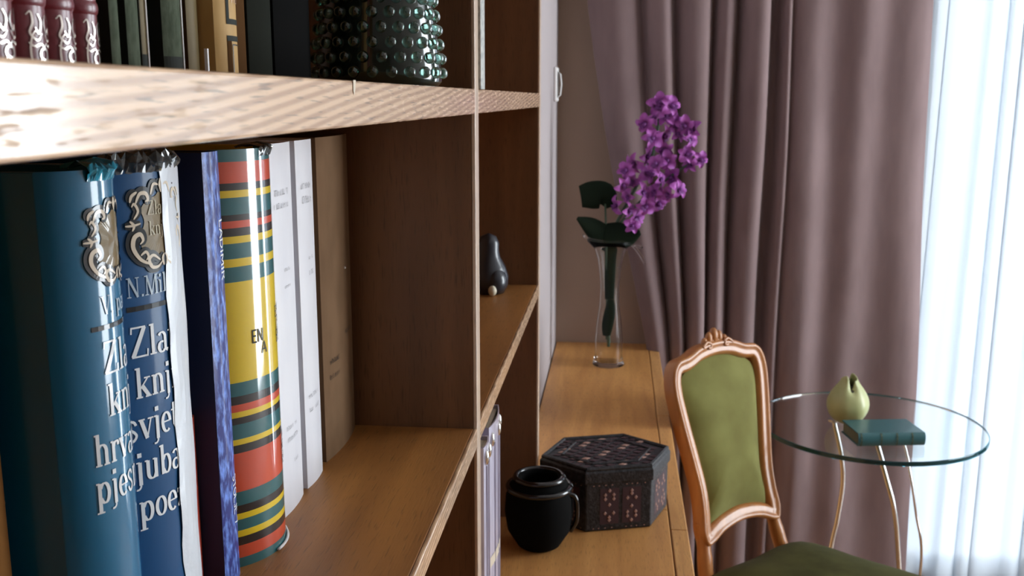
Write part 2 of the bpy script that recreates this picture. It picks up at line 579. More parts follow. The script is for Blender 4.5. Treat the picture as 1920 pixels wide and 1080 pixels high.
CY0 = -1.2
cabpart('top_board', (NX + 0.003, CY0, DZ - 0.028), (0.098, 1.66, DZ), M['desk'])
cabpart('top_board', (PX + 0.003, 1.6605, DZ - 0.028), (0.098, YB - 0.003, DZ), M['desk'])
for a, b in ((CY0, 0.6), (0.6015, 1.578), (1.580, 2.19), (2.192, YB - 0.003)):
    cabpart('edge_strip', (0.0995, a, DZ - 0.03), (XL, b, DZ + 0.0003), M['desk_lip'])
cabpart('body', (NX + 0.01, CY0 + 0.01, 0.06), (0.09, 1.65, DZ - 0.029), M['panel'])
cabpart('body', (PX + 0.01, 1.655, 0.06), (0.09, YB - 0.01, DZ - 0.029), M['panel'])
cabpart('plinth', (PX + 0.01, CY0 + 0.03, 0.0), (0.06, YB - 0.02, 0.059), M['dkbrown'])
nd = 7
dw = (YB - 0.02 - CY0) / nd
for i in range(nd):
    y0 = CY0 + 0.01 + dw * i
    d = cabpart('door', (0.0905, y0 + 0.002, 0.07), (0.108, y0 + dw - 0.002, DZ - 0.034), M['desk_lip'])
    kx = MB()
    kx.lathe([(0.001, 0.0), (0.006, 0.0), (0.005, 0.008), (0.011, 0.014), (0.010, 0.02), (0.001, 0.023)], 14)
    k = kx.build('knob', M['steel'], d, smooth=True)
    k.location = (0.108, y0 + dw - 0.05 - 0.6, 0.45)
    k.rotation_euler = (0, PI / 2, 0)

# ------------------------------------------------------------------ bookcase
BF = -0.123       # front plane
ZU0, ZU1 = 1.437, 1.4583
ZL0, ZL1 = 1.135, 1.153
UP = [(-0.62, -0.598), (0.873, 0.895), (1.600, 1.622)]
TOPZ = 2.05
bc = empty('bookcase', (-0.25, 0.6, DZ))
tag(bc, 'open brown wooden bookcase standing on the low cabinet along the wall', 'bookcase')


def bp(name, a, b, m, bevel=0.0008, parent=None):
    o = (-0.25, 0.6, DZ)
    return MB().box([p - q for p, q in zip(a, o)], [p - q for p, q in zip(b, o)]).build(name, m, parent or bc, bevel=bevel)


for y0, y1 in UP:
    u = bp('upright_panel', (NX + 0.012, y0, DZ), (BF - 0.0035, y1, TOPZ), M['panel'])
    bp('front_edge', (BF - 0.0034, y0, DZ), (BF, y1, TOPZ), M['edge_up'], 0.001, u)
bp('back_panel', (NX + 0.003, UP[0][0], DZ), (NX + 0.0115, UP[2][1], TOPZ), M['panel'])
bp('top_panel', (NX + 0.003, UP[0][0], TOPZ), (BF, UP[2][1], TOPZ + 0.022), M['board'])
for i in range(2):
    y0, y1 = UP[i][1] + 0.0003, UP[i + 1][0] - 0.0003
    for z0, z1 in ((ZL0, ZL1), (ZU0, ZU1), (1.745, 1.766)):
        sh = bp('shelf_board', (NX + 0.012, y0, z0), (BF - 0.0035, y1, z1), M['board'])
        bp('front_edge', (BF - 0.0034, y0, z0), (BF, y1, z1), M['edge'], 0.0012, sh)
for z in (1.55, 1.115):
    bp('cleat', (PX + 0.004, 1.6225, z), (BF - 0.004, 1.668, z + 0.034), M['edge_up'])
# small chip in the upper shelf edge
mb = MB()
mb.add([(BF + 0.0004 + 0.25, y - 0.6, z - DZ) for y, z in ((0.466, 1.4585), (0.4705, 1.4585), (0.4695, 1.4545), (0.4675, 1.4515), (0.4655, 1.4535))], [(0, 1, 2, 3, 4)])
mb.build('chipped_spot', M['cream'], bc, recalc=False)

# ------------------------------------------------------------------ lettering
TK, TN = 0.125, 0.05


def arcp(cx, cy, rx, ry, a0, a1, n=14):
    return [(cx + rx * cos(rad(lerp(a0, a1, i / n))), cy + ry * sin(rad(lerp(a0, a1, i / n)))) for i in range(n + 1)]


def sf(x, y, h=0.11):
    return ([(x - h, y), (x + h, y)], 0.05)


def dot(x, y, r=0.075):
    return ([(x, y - r), (x, y + r)], r * 1.9)


V_, H_ = TK, TN
GL = {
    'Z': (0.66, [([(0.06, 0.97), (0.57, 0.97)], .06), ([(0.53, 0.97), (0.09, 0.03)], .14), ([(0.05, 0.03), (0.6, 0.03)], .06), ([(0.08, 1.0), (0.06, 0.78)], .05), ([(0.6, 0.0), (0.62, 0.24)], .05)]),
    'l': (0.34, [([(0.17, 0), (0.17, 1)], V_), sf(0.17, 0.025, .13), ([(0.05, 0.97), (0.17, 0.97)], .05)]),
    'a': (0.50, [(arcp(0.22, 0.46, 0.15, 0.18, 150, 0), None), ([(0.37, 0.46), (0.37, 0.08), (0.48, 0.02)], V_), (arcp(0.21, 0.17, 0.14, 0.17, 60, 320), None)]),
    't': (0.36, [([(0.16, 0.88), (0.16, 0.12)], V_), (arcp(0.25, 0.13, 0.09, 0.12, 180, 330, 8), .06), ([(0.02, 0.64), (0.32, 0.64)], .05)]),
    'n': (0.58, [([(0.14, 0), (0.14, 0.65)], V_), (arcp(0.28, 0.44, 0.15, 0.21, 165, 0), None), ([(0.43, 0), (0.43, 0.45)], V_), sf(0.14, 0.025), sf(0.43, 0.025), ([(0.03, 0.64), (0.14, 0.64)], .05)]),
    'k': (0.58, [([(0.14, 0), (0.14, 1)], V_), ([(0.16, 0.28), (0.45, 0.62)], .05), ([(0.25, 0.40), (0.48, 0.02)], .13), sf(0.14, 0.025), sf(0.46, 0.025), sf(0.44, 0.64), ([(0.03, 0.97), (0.14, 0.97)], .05)]),
    'j': (0.30, [([(0.16, 0.64), (0.16, -0.12)], V_), (arcp(0.04, -0.12, 0.12, 0.14, 0, -110, 8), .06), dot(0.16, 0.88), ([(0.04, 0.64), (0.16, 0.64)], .05)]),
    'i': (0.32, [([(0.16, 0), (0.16, 0.64)], V_), dot(0.16, 0.88), sf(0.16, 0.025), ([(0.04, 0.64), (0.16, 0.64)], .05)]),
    'g': (0.52, [(arcp(0.23, 0.43, 0.14, 0.21, 0, 360, 22), None), (arcp(0.23, -0.13, 0.18, 0.13, 0, 360, 22), .06), ([(0.14, 0.24), (0.1, 0.1), (0.3, 0.02)], .06), ([(0.34, 0.58), (0.47, 0.64)], .06)]),
    's': (0.44, [(cr([(0.34, 0.50), (0.29, 0.61), (0.19, 0.64), (0.09, 0.53), (0.14, 0.40), (0.28, 0.28), (0.34, 0.15), (0.24, 0.01), (0.13, 0.03), (0.06, 0.16)], 4), .085)]),
    'v': (0.52, [([(0.08, 0.64), (0.27, 0.0)], .13), ([(0.27, 0.0), (0.44, 0.64)], .05), sf(0.1, 0.64), sf(0.43, 0.64)]),
    'e': (0.48, [(arcp(0.25, 0.32, 0.17, 0.32, 0, 310, 22), None), ([(0.09, 0.34), (0.42, 0.34)], .05)]),
    'u': (0.58, [([(0.14, 0.64), (0.14, 0.2)], V_), (arcp(0.28, 0.2, 0.14, 0.19, 180, 345), None), ([(0.43, 0), (0.43, 0.64)], V_), ([(0.03, 0.64), (0.14, 0.64)], .05), ([(0.32, 0.64), (0.43, 0.64)], .05)]),
    'b': (0.54, [([(0.13, 0), (0.13, 1)], V_), (arcp(0.29, 0.32, 0.16, 0.31, 150, -150, 20), None), ([(0.02, 0.97), (0.13, 0.97)], .05)]),
    'p': (0.56, [([(0.13, -0.3), (0.13, 0.64)], V_), (arcp(0.30, 0.32, 0.16, 0.31, 150, -150, 20), None), sf(0.13, -0.28, .13), ([(0.02, 0.64), (0.13, 0.64)], .05)]),
    'o': (0.50, [(arcp(0.25, 0.32, 0.17, 0.31, 0, 360, 24), None)]),
    'z': (0.46, [([(0.05, 0.61), (0.4, 0.61)], .05), ([(0.38, 0.61), (0.07, 0.03)], .12), ([(0.04, 0.03), (0.42, 0.03)], .05), ([(0.06, 0.64), (0.05, 0.48)], .04), ([(0.42, 0.0), (0.43, 0.18)], .04)]),
    'h': (0.58, [([(0.14, 0), (0.14, 1)], V_), (arcp(0.28, 0.44, 0.15, 0.21, 165, 0), None), ([(0.43, 0), (0.43, 0.45)], V_), sf(0.14, 0.025), sf(0.43, 0.025), ([(0.03, 0.97), (0.14, 0.97)], .05)]),
    'r': (0.42, [([(0.14, 0), (0.14, 0.64)], V_), (arcp(0.29, 0.44, 0.14, 0.19, 165, 60), None), dot(0.36, 0.55, .06), sf(0.14, 0.025), ([(0.03, 0.64), (0.14, 0.64)], .05)]),
    'c': (0.46, [(arcp(0.25, 0.32, 0.17, 0.31, 45, 315, 20), None)]),
    'N': (0.76, [([(0.14, 0), (0.14, 0.97)], .05), ([(0.14, 1), (0.6, 0)], .12), ([(0.6, 0), (0.6, 0.97)], .05), sf(0.13, 0.025), sf(0.12, 0.97), sf(0.6, 0.97)]),
    'M': (0.9, [([(0.14, 0), (0.16, 0.97)], .05), ([(0.16, 1), (0.44, 0)], .11), ([(0.44, 0), (0.72, 1)], .05), ([(0.74, 1), (0.76, 0)], .11), sf(0.13, 0.025), sf(0.76, 0.025), sf(0.12, 0.97), sf(0.77, 0.97)]),
    'V': (0.66, [([(0.08, 0.97), (0.33, 0)], .12), ([(0.33, 0), (0.58, 0.97)], .05), sf(0.08, 0.97), sf(0.57, 0.97)]),
    '.': (0.24, [dot(0.12, 0.05, .06)]),
    ' ': (0.3, []),
}
GL['\u0161'] = (0.44, GL['s'][1] + [([(0.08, 0.95), (0.2, 0.76), (0.32, 0.95)], .05)])
GL['\u0107'] = (0.46, GL['c'][1] + [([(0.22, 0.72), (0.36, 0.95)], .06)])
# plain capitals for small print
C1 = .11


def cap(name, adv, strokes):
    GL['^' + name] = (adv, [(s, C1) for s in strokes])


cap('L', .55, [[(.1, 1), (.1, .04), (.48, .04)]])
cap('A', .68, [[(.06, 0), (.34, 1), (.62, 0)], [(.17, .34), (.51, .34)]])
cap('D', .66, [[(.1, 0), (.1, 1)], [(.1, .97)] + arcp(.26, .5, .32, .47, 90, -90, 10) + [(.1, .03)]])
cap('I', .3, [[(.15, 0), (.15, 1)]])
cap('M', .8, [[(.1, 0), (.12, 1), (.4, .2), (.68, 1), (.7, 0)]])
cap('R', .62, [[(.1, 0), (.1, 1)], [(.1, .97)] + arcp(.28, .74, .22, .23, 90, -90, 8) + [(.1, .5)], [(.28, .5), (.54, 0)]])
cap('S', .56, [cr([(.46, .84), (.3, .98), (.12, .84), (.16, .6), (.38, .42), (.46, .2), (.28, .02), (.08, .16)], 4)])
cap('T', .6, [[(.3, 0), (.3, 1)], [(.04, .96), (.56, .96)]])
cap('O', .7, [arcp(.35, .5, .28, .47, 0, 360, 18)])
cap('J', .46, [[(.34, 1), (.34, .25)] + arcp(.2, .22, .14, .2, 0, -160, 7)])
cap('E', .56, [[(.1, 0), (.1, 1)], [(.1, .96), (.48, .96)], [(.1, .52), (.42, .52)], [(.1, .04), (.48, .04)]])
cap('N', .68, [[(.1, 0), (.1, 1)], [(.1, 1), (.56, 0)], [(.56, 0), (.56, 1)]])
cap('B', .62, [[(.1, 0), (.1, 1)], [(.1, .97)] + arcp(.28, .76, .2, .21, 90, -90, 7) + [(.1, .53)], [(.1, .53)] + arcp(.3, .28, .24, .25, 90, -90, 7) + [(.1, .03)]])
cap('P', .58, [[(.1, 0), (.1, 1)], [(.1, .97)] + arcp(.28, .74, .22, .23, 90, -90, 8) + [(.1, .5)]])
cap('Z', .6, [[(.08, .96), (.5, .96), (.08, .04), (.52, .04)]])
cap('7', .54, [[(.06, .96), (.46, .96), (.2, 0)]])
cap(' ', .4, [])


def ribbon(pts, wd):
    """2-D ribbon; wd None = broad-nib contrast, number, or function of 0..1"""
    # resample long straight runs
    P = []
    for a, b in zip(pts[:-1], pts[1:]):
        d = math.hypot(b[0] - a[0], b[1] - a[1])
        k = max(1, int(d / 0.2))
        for i in range(k):
            P.append((lerp(a[0], b[0], i / k), lerp(a[1], b[1], i / k)))
    P.append(pts[-1])
    vs, fs = [], []
    n = len(P)
    for i, p in enumerate(P):
        a, b = P[max(i - 1, 0)], P[min(i + 1, n - 1)]
        dx, dy = b[0] - a[0], b[1] - a[1]
        l = math.hypot(dx, dy) or 1
        dx, dy = dx / l, dy / l
        if wd is None:
            wv = TN + (TK - TN) * abs(dy) ** 1.3
        elif callable(wd):
            wv = wd(i / (n - 1))
        else:
            wv = wd
        vs += [(p[0] - dy * wv / 2, p[1] + dx * wv / 2), (p[0] + dy * wv / 2, p[1] - dx * wv / 2)]
        if i:
            k = 2 * i
            fs.append((k - 2, k - 1, k + 1, k))
    return vs, fs


def glyphs(txt):
    out, i = [], 0
    while i < len(txt):
        if txt[i] == '^':
            out.append(GL['^' + txt[i + 1]])
            i += 2
        else:
            out.append(GL[txt[i]])
            i += 1
    return out


def caps(t):
    return ''.join('^' + c for c in t)


def text2d(mb, txt, x, y, h, fn, align='c', wx=1.0, bold=1.0, vertical=False):
    """put glyph ribbons through fn(u, v) -> 3-D point. u across, v up"""
    gs = glyphs(txt)
    W = sum(g[0] for g in gs) * h * wx
    cx = x - W / 2 if align == 'c' else x
    for adv, strokes in gs:
        for pts, wd in strokes:
            ww = wd if wd is None or callable(wd) else wd * bold
            vs, fs = ribbon(pts, ww)
            if vertical:           # reading downwards: advance along -v, glyph up along +u
                mb.add([fn(x + vy * h, y - ((cx - x) + vx * h * wx)) for vx, vy in vs], fs)
            else:
                mb.add([fn(cx + vx * h * wx, y + vy * h) for vx, vy in vs], fs)
        cx += adv * h * wx


# ------------------------------------------------------------------ books
class Book:
    """spine faces +X; y0..y1 thickness along the shelf; xs front of spine"""

    def __init__(s, name, label, xs, y0, y1, z0, h, depth, phm, cover, group=None, spine=None, pages=True, lean=0.0, spine_bands=None, board_ext=0.002):
        s.xs, s.z0, s.h = xs, z0, h
        s.t = y1 - y0
        s.yc = (y0 + y1) / 2
        s.ph = rad(phm)
        s.R = s.t / 2 / sin(s.ph)
        s.b = s.R * (1 - cos(s.ph))
        s.root = empty(name, (xs - depth / 2, s.yc, z0))
        s.root.rotation_euler = (lean, 0, 0)
        tag(s.root, label, 'book', group)
        ox = depth / 2
        s.ox = ox
        bt = min(0.0028, s.t * 0.12)
        for sgn, nm in ((-1, 'front_board'), (1, 'back_board')):
            ya, yb = sorted((sgn * s.t / 2, sgn * (s.t / 2 - bt)))
            MB().box((ox - depth, ya, 0), (ox - s.b + 0.0002, yb, h)).build(nm, cover, s.root, bevel=0.0006)
        if pages:
            MB().box((ox - depth + 0.004, -s.t / 2 + bt, 0.003), (ox - s.b - 0.0012, s.t / 2 - bt, h - 0.004)).build('page_block', M['paper'], s.root)
        # spine shell
        mb = MB()
        mats = [spine or cover]
        n = 20
        zs = [(0, h, 0)]
        if spine_bands:
            mats = list(spine_bands[0])
            zs = spine_bands[1]
        for za, zb, mi in zs:
            mb.grid([[s.loc(lerp(-s.ph, s.ph, i / n) * s.R, z, 0) for z in (za, zb)] for i in range(n + 1)], mi)
        inner = [[s.loc(lerp(-s.ph, s.ph, i / n) * s.R, z, -0.0012) for z in (0, h)] for i in range(n + 1)]
        mb.grid(inner, 0)
        for z in (0, h):
            mb.grid([[s.loc(lerp(-s.ph, s.ph, i / n) * s.R, z, o) for o in (0, -0.0012)] for i in range(n + 1)], 0 if not spine_bands else zs[0 if z == 0 else -1][2])
        s.spine = mb.build('spine', mats, s.root, smooth=True, auto=40)

    def loc(s, a, z, off=0.00025):
        """arc position a (metres from spine centre), height z above the book's foot"""
        p = a / s.R
        return (s.ox - s.R * (1 - cos(p)) + off * cos(p), s.R * sin(p) + off * sin(p), z)

    def fn(s, off=0.00025):
        return lambda a, z: s.loc(a, z - s.z0, off)

    def deco(s, name, mb, m, parent=None):
        o = mb.build(name, m, parent or s.root, recalc=False)
        return o

    def band(s, name, a0, a1, za, zb, m, off=0.00025, slope=0.0, n=12):
        mb = MB()
        mb.grid([[s.loc(lerp(a0, a1, i / n), z - s.z0 + slope * lerp(a0, a1, i / n), off) for z in (za, zb)] for i in range(n + 1)])
        return s.deco(name, mb, m)


def crumple(book, name, m, amp=0.004, a0=-1.0, a1=1.0, h0=0.004, seed=1, n=26):
    """crumpled film at the head of a spine"""
    rnd = random.Random(seed)
    mb = MB()
    P = []
    A = book.ph * book.R
    for i in range(n + 1):
        a = lerp(a0, a1, i / n) * A
        r = []
        for j, (dz, off) in enumerate(((-0.005, 0.0004), (-0.002, 0.0012), (0.0, 0.002), (h0 * 0.6, 0.0), (h0, -0.006), (h0 * 0.5, -0.013), (0.0005, -0.018))):
            k = 0.15 if j == 0 else 1.0
            x, y, z = book.loc(a, book.h + dz + rnd.uniform(-1, 1) * amp * 0.55 * k, off + rnd.uniform(-1, 1) * amp * 0.4 * k)
            r.append((x, y + rnd.uniform(-1, 1) * amp * 0.2, min(z, book.h + h0 + 0.002)))
        P.append(r)
    mb.grid(P)
    return mb.build(name, m, book.root)


def scroll(cx, cy, r, a0, turns, flip=1, n=26, shrink=0.25):
    out = []
    for i in range(n + 1):
        t = i / n
        a = a0 + flip * turns * 2 * PI * t
        rr = r * lerp(1.0, shrink, t)
        out.append((cx + rr * cos(a), cy + rr * sin(a)))
    return out


def cartouche(book, z0, z1, half, c, fx=''):
    """old-gold plate with rococo scrollwork, centre arc position c"""
    H = z1 - z0
    f0, f1, f2 = book.fn(0.0003), book.fn(0.0006), book.fn(0.0009)
    plate = [(-.72, .10), (-.80, .35), (-.66, .55), (-.74, .72), (-.5, .84), (-.2, .88), (0, .96), (.2, .88), (.5, .84), (.74, .72), (.66, .55), (.80, .35), (.72, .10), (.35, .04), (0, .0), (-.35, .04)]
    pl = cr_closed(plate, 4)
    mb = MB()
    mid = f0(c, z0 + H * 0.5)
    vs = [mid] + [f0(c + x * half, z0 + y * H) for x, y in pl]
    rg = [f0(c + x * half * 0.5, z0 + H * 0.5 + (y - 0.5) * H * 0.5) for x, y in pl]
    n = len(pl)
    vs = vs + rg
    fs = []
    for i in range(n):
        j = (i + 1) % n
        fs.append((0, n + 1 + i, n + 1 + j))
        fs.append((n + 1 + i, 1 + i, 1 + j, n + 1 + j))
    mb.add(vs, fs)
    book.deco('gold_plate', mb, M['gold' + fx])
    S_ = []     # strokes in plate units (x half-width, y height)
    for sg in (-1, 1):
        def m_(pts):
            return [(sg * x, y) for x, y in pts]
        S_ += [
            (m_(cr([(-.50, -.02), (-.85, .06), (-1.06, .22), (-1.02, .36), (-.84, .40), (-.76, .32), (-.86, .27)], 5)), .20, .05),
            (m_(cr([(-.20, .02), (-.45, .10), (-.60, .05), (-.52, -.05), (-.30, -.06), (-.12, .00)], 5)), .16, .05),
            (m_(cr([(-.86, .12), (-.70, .16), (-.62, .10), (-.70, .05)], 5)), .13, .04),
            (m_(cr([(-1.25, .52), (-1.02, .52), (-.80, .54)], 4)), .10, .05),
            (m_(cr([(-1.12, .58), (-1.0, .52), (-1.06, .45)], 4)), .12, .05),
            (m_(cr([(-1.0, .60), (-.86, .70), (-.96, .80), (-1.04, .76)], 5)), .12, .04),
            (m_(cr([(-.92, .80), (-.78, .92), (-.58, .92), (-.52, .84), (-.62, .82)], 5)), .17, .05),
            (m_(cr([(-.86, .95), (-1.02, .90), (-1.08, .82)], 5)), .14, .05),
            (m_(cr([(-.42, .90), (-.30, 1.03), (-.12, 1.02)], 5)), .13, .05),
            (m_(cr([(-.06, -.06), (-.10, .04), (-.02, .10)], 4)), .12, .04),
        ]
    S_.append(([(0, .92), (0, 1.02), (0, 1.1)], .30, .1))
    dk, lt = MB(), MB()
    for pts, wa, wb in S_:
        for mbx, f, k in ((dk, f1, 1.7), (lt, f2, 0.62)):
            P = [(x, y * H / half) for x, y in pts]
            vs, fs = ribbon(P, lambda t, k=k: lerp(wb, wa, sin(PI * min(1, t * 1.05)) ** 0.7) * k + (0.06 if k > 1 else 0))
            mbx.add([f(c + x * half, z0 + y * half) for x, y in vs], fs)
    book.deco('scroll_outline', dk, M['black' + fx])  # dark printed outline behind the cream scrolls
    book.deco('scroll_ornament', lt, M['cream' + fx])


ZS = ZL1
HB = 0.267
# -- brown book at the picture's left edge
Book('brown_book', 'plain brown book at the left end of the lower row, beside the teal book', -0.2590, 0.335, 0.3860, ZS, 0.267, 0.125, 10, M['brown'])

# -- teal book with gilt cartouche (first of the pair)
A = Book('teal_book', 'teal blue book with glossy rounded spine, cartouche and white title hrvatskog', -0.2235, 0.3955, 0.4475, ZS, HB, 0.125, 68, M['blueA'])
cartouche(A, 1.3725, 1.404, 0.0165, 0.0045, '_f')
mb = MB()
text2d(mb, 'V. Pavleti\u0107'.replace('P', 'p'), 0.011, 1.356, 0.0085, A.fn(0.0004))
A.deco('author_lettering', mb, M['ink2_f'])
A.band('rule_line', -0.015, 0.024, 1.3493, 1.3515, M['black_f'])
mb = MB()
for t, z in (('Zlatna', 1.3290), ('knjiga', 1.3095), ('hrvatskog', 1.2880), ('pjesni\u0161tva', 1.2705)):
    text2d(mb, t, 0.0115, z, 0.0150, A.fn(0.0004), wx=0.9 if len(t) > 7 else 1.0)
A.deco('title_lettering', mb, M['ink_f'])
crumple(A, 'torn_film', M['filmteal'], 0.0025, -0.35, 0.75, 0.003, 3)
# small ornament printed on the front board of the teal book
mb = MB()
for pts in (scroll(0, 0, 0.006, 0.3, 0.8), scroll(0.002, -0.012, 0.006, 2.5, 0.8, -1)):
    vs, fs = ribbon([(x * 50, y * 50) for x, y in pts], 0.09)
    mb.add([(A.ox - 0.0505 + x / 50, -A.t / 2 - 0.0004, 0.132 + y / 50) for x, y in vs], fs)
A.deco('board_ornament', mb, M['cream'])

# -- blue book
B = Book('blue_book', 'deep blue book with white title Zlatna knjiga and painted pale window reflection along the spine', -0.2235, 0.4485, 0.5155, ZS, HB, 0.125, 42, M['blueB'])
cartouche(B, 1.371, 1.408, 0.0185, -0.0075)
mb = MB()
text2d(mb, 'Zlatna', -0.0075, 1.3945, 0.0070, B.fn(0.0006))
text2d(mb, 'knjiga', -0.0075, 1.3845, 0.0070, B.fn(0.0006))
B.deco('plate_lettering', mb, M['goldink'])
mb = MB()
text2d(mb, 'N.Mili\u0107evi\u0107', -0.007, 1.3555, 0.0098, B.fn(0.0004))
B.deco('author_lettering', mb, M['ink2'])
B.band('rule_line', -0.0325, 0.024, 1.3485, 1.3510, M['black'])
mb = MB()
for t, z in (('Zlatna', 1.3255), ('knjiga', 1.3050), ('svjetske', 1.2840), ('ljubavne', 1.2625), ('poezije', 1.2415)):
    text2d(mb, t, -0.0095, z, 0.0155, B.fn(0.0004))
B.deco('title_lettering', mb, M['ink'])
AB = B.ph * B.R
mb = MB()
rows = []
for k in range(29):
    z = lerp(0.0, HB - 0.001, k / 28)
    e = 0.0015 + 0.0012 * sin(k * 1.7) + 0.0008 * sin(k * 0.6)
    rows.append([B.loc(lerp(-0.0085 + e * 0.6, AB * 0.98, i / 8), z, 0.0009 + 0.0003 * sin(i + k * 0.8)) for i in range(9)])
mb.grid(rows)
B.deco('painted_sheen', mb, M['strip'])['label'] = 'pale grey strip painted as the window reflection on the right of the spine'  # window reflection built as a pale strip over the lettering
crumple(B, 'crumpled_film', M['film'], 0.005, -0.95, 0.6, 0.005, 5)

# -- short red book, set back
Book('red_book', 'short red book set back in the gap between the blue and navy books', -0.2450, 0.5165, 0.5520, ZS, 0.112, 0.10, 20, M['red'])

# -- narrow navy book, violet spine
D = Book('navy_book', 'narrow navy book with scuffed violet spine and vertical white lettering', -0.2325, 0.5530, 0.5765, ZS, HB, 0.12, 22, M['navy'], spine=M['violet'])
mb = MB()
text2d(mb, caps('LADIMIR'), 0.0015, 1.362, 0.0075, D.fn(0.0004), vertical=True, wx=1.25)
D.deco('spine_lettering', mb, M['ink'])
mb = MB()
text2d(mb, caps('STOLJE 7'), 0.0015, 1.205, 0.0075, D.fn(0.0004), vertical=True, wx=1.0)
D.deco('spine_lettering', mb, M['ink'])

# -- striped encyclopaedia
zt = lambda y: 1.153 + (1072 - y) / (1072 - 280) * 0.267       # photo rows on the left of the spine to height
ST = [('s_teal', 302), ('s_red', 340), ('s_black', 353), ('s_yellow', 366), ('s_teal', 397), ('s_black', 408), ('s_red', 421), ('s_black', 436), ('s_yellow', 449),
      ('s_teal', 477), ('s_yellow', 492), ('s_teal', 520), ('s_yellow', 709), ('s_teal', 735), ('s_black', 751), ('s_red', 765), ('s_yellow', 776), ('s_black', 789),
      ('s_teal', 818), ('s_yellow', 829), ('s_black', 845), ('s_red', 921), ('s_teal', 948), ('s_black', 964), ('s_yellow', 976), ('s_teal', 998), ('s_yellow', 1011), ('s_black', 1028), ('s_red', 1053), ('s_teal', 1072)]
mk = ['s_teal', 's_red', 's_black', 's_yellow']
bands = []
prev = HB
for nm, y in ST:
    z = max(0.0, zt(y) - ZS)
    bands.append((z, prev, mk.index(nm)))
    prev = z
bands.reverse()
E_ = Book('striped_book', 'thick book with glossy rounded spine striped yellow, teal, red and black', -0.2205, 0.5785, 0.6560, ZS, HB, 0.135, 58, M['s_yellow'], spine_bands=([M[k] for k in mk], bands))
mb = MB()
f = E_.fn(0.0004)
text2d(mb, caps('ELBA'), 0.0135, zt(607), 0.0075, f)
text2d(mb, caps('EN'), -0.0185, zt(640), 0.0085, f)
text2d(mb, caps('LOPE'), 0.0150, zt(634), 0.0080, f)
text2d(mb, caps('A'), -0.0130, zt(664), 0.0080, f)
text2d(mb, caps('BEDA'), 0.0150, zt(656), 0.0080, f)
E_.deco('title_lettering', mb, M['black'])
mb = MB()
for i, t in enumerate(('LEBAN', 'PENDA', 'RELAS')):
    text2d(mb, caps(t), 0.0155, zt(862 + i * 23), 0.0062, f)
E_.deco('lower_lettering', mb, M['black'])
crumple(E_, 'crumpled_film', M['film'], 0.0022, -0.2, 0.55, 0.002, 9, 18)
mb = MB()
P = []
for i in range(15):
    a = lerp(-0.2, 0.85, i / 14) * E_.ph * E_.R
    P.append(E_.loc(a, 0.0012, 0.0012))
mb.tube(P, 0.0011, 6)
mb.build('foot_trim', M['white'], E_.root, smooth=True)['label'] = 'white plastic edge at the foot of the spine'


def smudges(book, rows, m, seed, name='small_print'):
    """rows of small broken grey print: (z, arc start, arc end, height, slope)"""
    r = random.Random(seed)
    mb = MB()
    for z, a0, a1, h in rows:
        a = a0
        while a < a1:
            wl = r.uniform(0.0008, 0.0016)
            k = r.random()
            if k < 0.8:
                mb.add([book.loc(x, q - book.z0, 0.0004) for x, q in ((a, z), (a + 0.0005, z), (a + 0.0005, z + h * r.uniform(.6, 1)), (a, z + h * r.uniform(.6, 1)))], [(0, 1, 2, 3)])
                if k < 0.5:
                    q = z + h * r.choice((0.05, 0.45, 0.8))
                    mb.add([book.loc(x, p - book.z0, 0.0004) for x, p in ((a, q), (a + wl, q), (a + wl, q + h * .14), (a, q + h * .14))], [(0, 1, 2, 3)])
            a += wl + 0.0004
    book.deco(name, mb, m)['kind'] = 'stuff'


F_ = Book('white_book', 'white book with grey print standing next to the striped book', -0.2320, 0.6570, 0.7060, ZS, HB, 0.13, 9, M['whitebook'])
smudges(F_, [(1.3840, -0.017, 0.012, 0.0045), (1.3750, -0.017, 0.013, 0.0045), (1.330, -0.004, 0.008, 0.0025), (1.318, -0.004, 0.008, 0.0025), (1.2150, -0.012, 0.010, 0.0035), (1.2060, -0.012, 0.010, 0.0035), (1.188, -0.002, 0.010, 0.003)], M['greyink'], 2)
G_ = Book('white_book', 'white book with grey print, next to the tan book at the divider', -0.2320, 0.7160, 0.7560, ZS, HB, 0.13, 9, M['whitebook'])
smudges(G_, [(1.3840, -0.012, 0.010, 0.0045), (1.3730, -0.012, 0.010, 0.0060), (1.330, -0.002, 0.008, 0.0030), (1.318, -0.002, 0.008, 0.0040), (1.2230, -0.012, 0.010, 0.0035), (1.2120, -0.012, 0.010, 0.0035)], M['greyink'], 4)
H_ = Book('tan_book', 'broad tan book in the shade, last in the row beside the divider', -0.2320, 0.7740, 0.8660, ZS, HB, 0.13, 9, M['tan'])
smudges(H_, [(1.2330, -0.034, -0.012, 0.0045), (1.2200, -0.034, -0.012, 0.0045), (1.25, 0.01, 0.03, 0.004)], M['black'], 6)
mb = MB().ball((0, 0, 0), 0.0011, 8, 5)
o = mb.build('white_fleck', M['white'], H_.root, smooth=True)
o.location = H_.loc(0.0145, 1.307 - ZS, 0.0006)

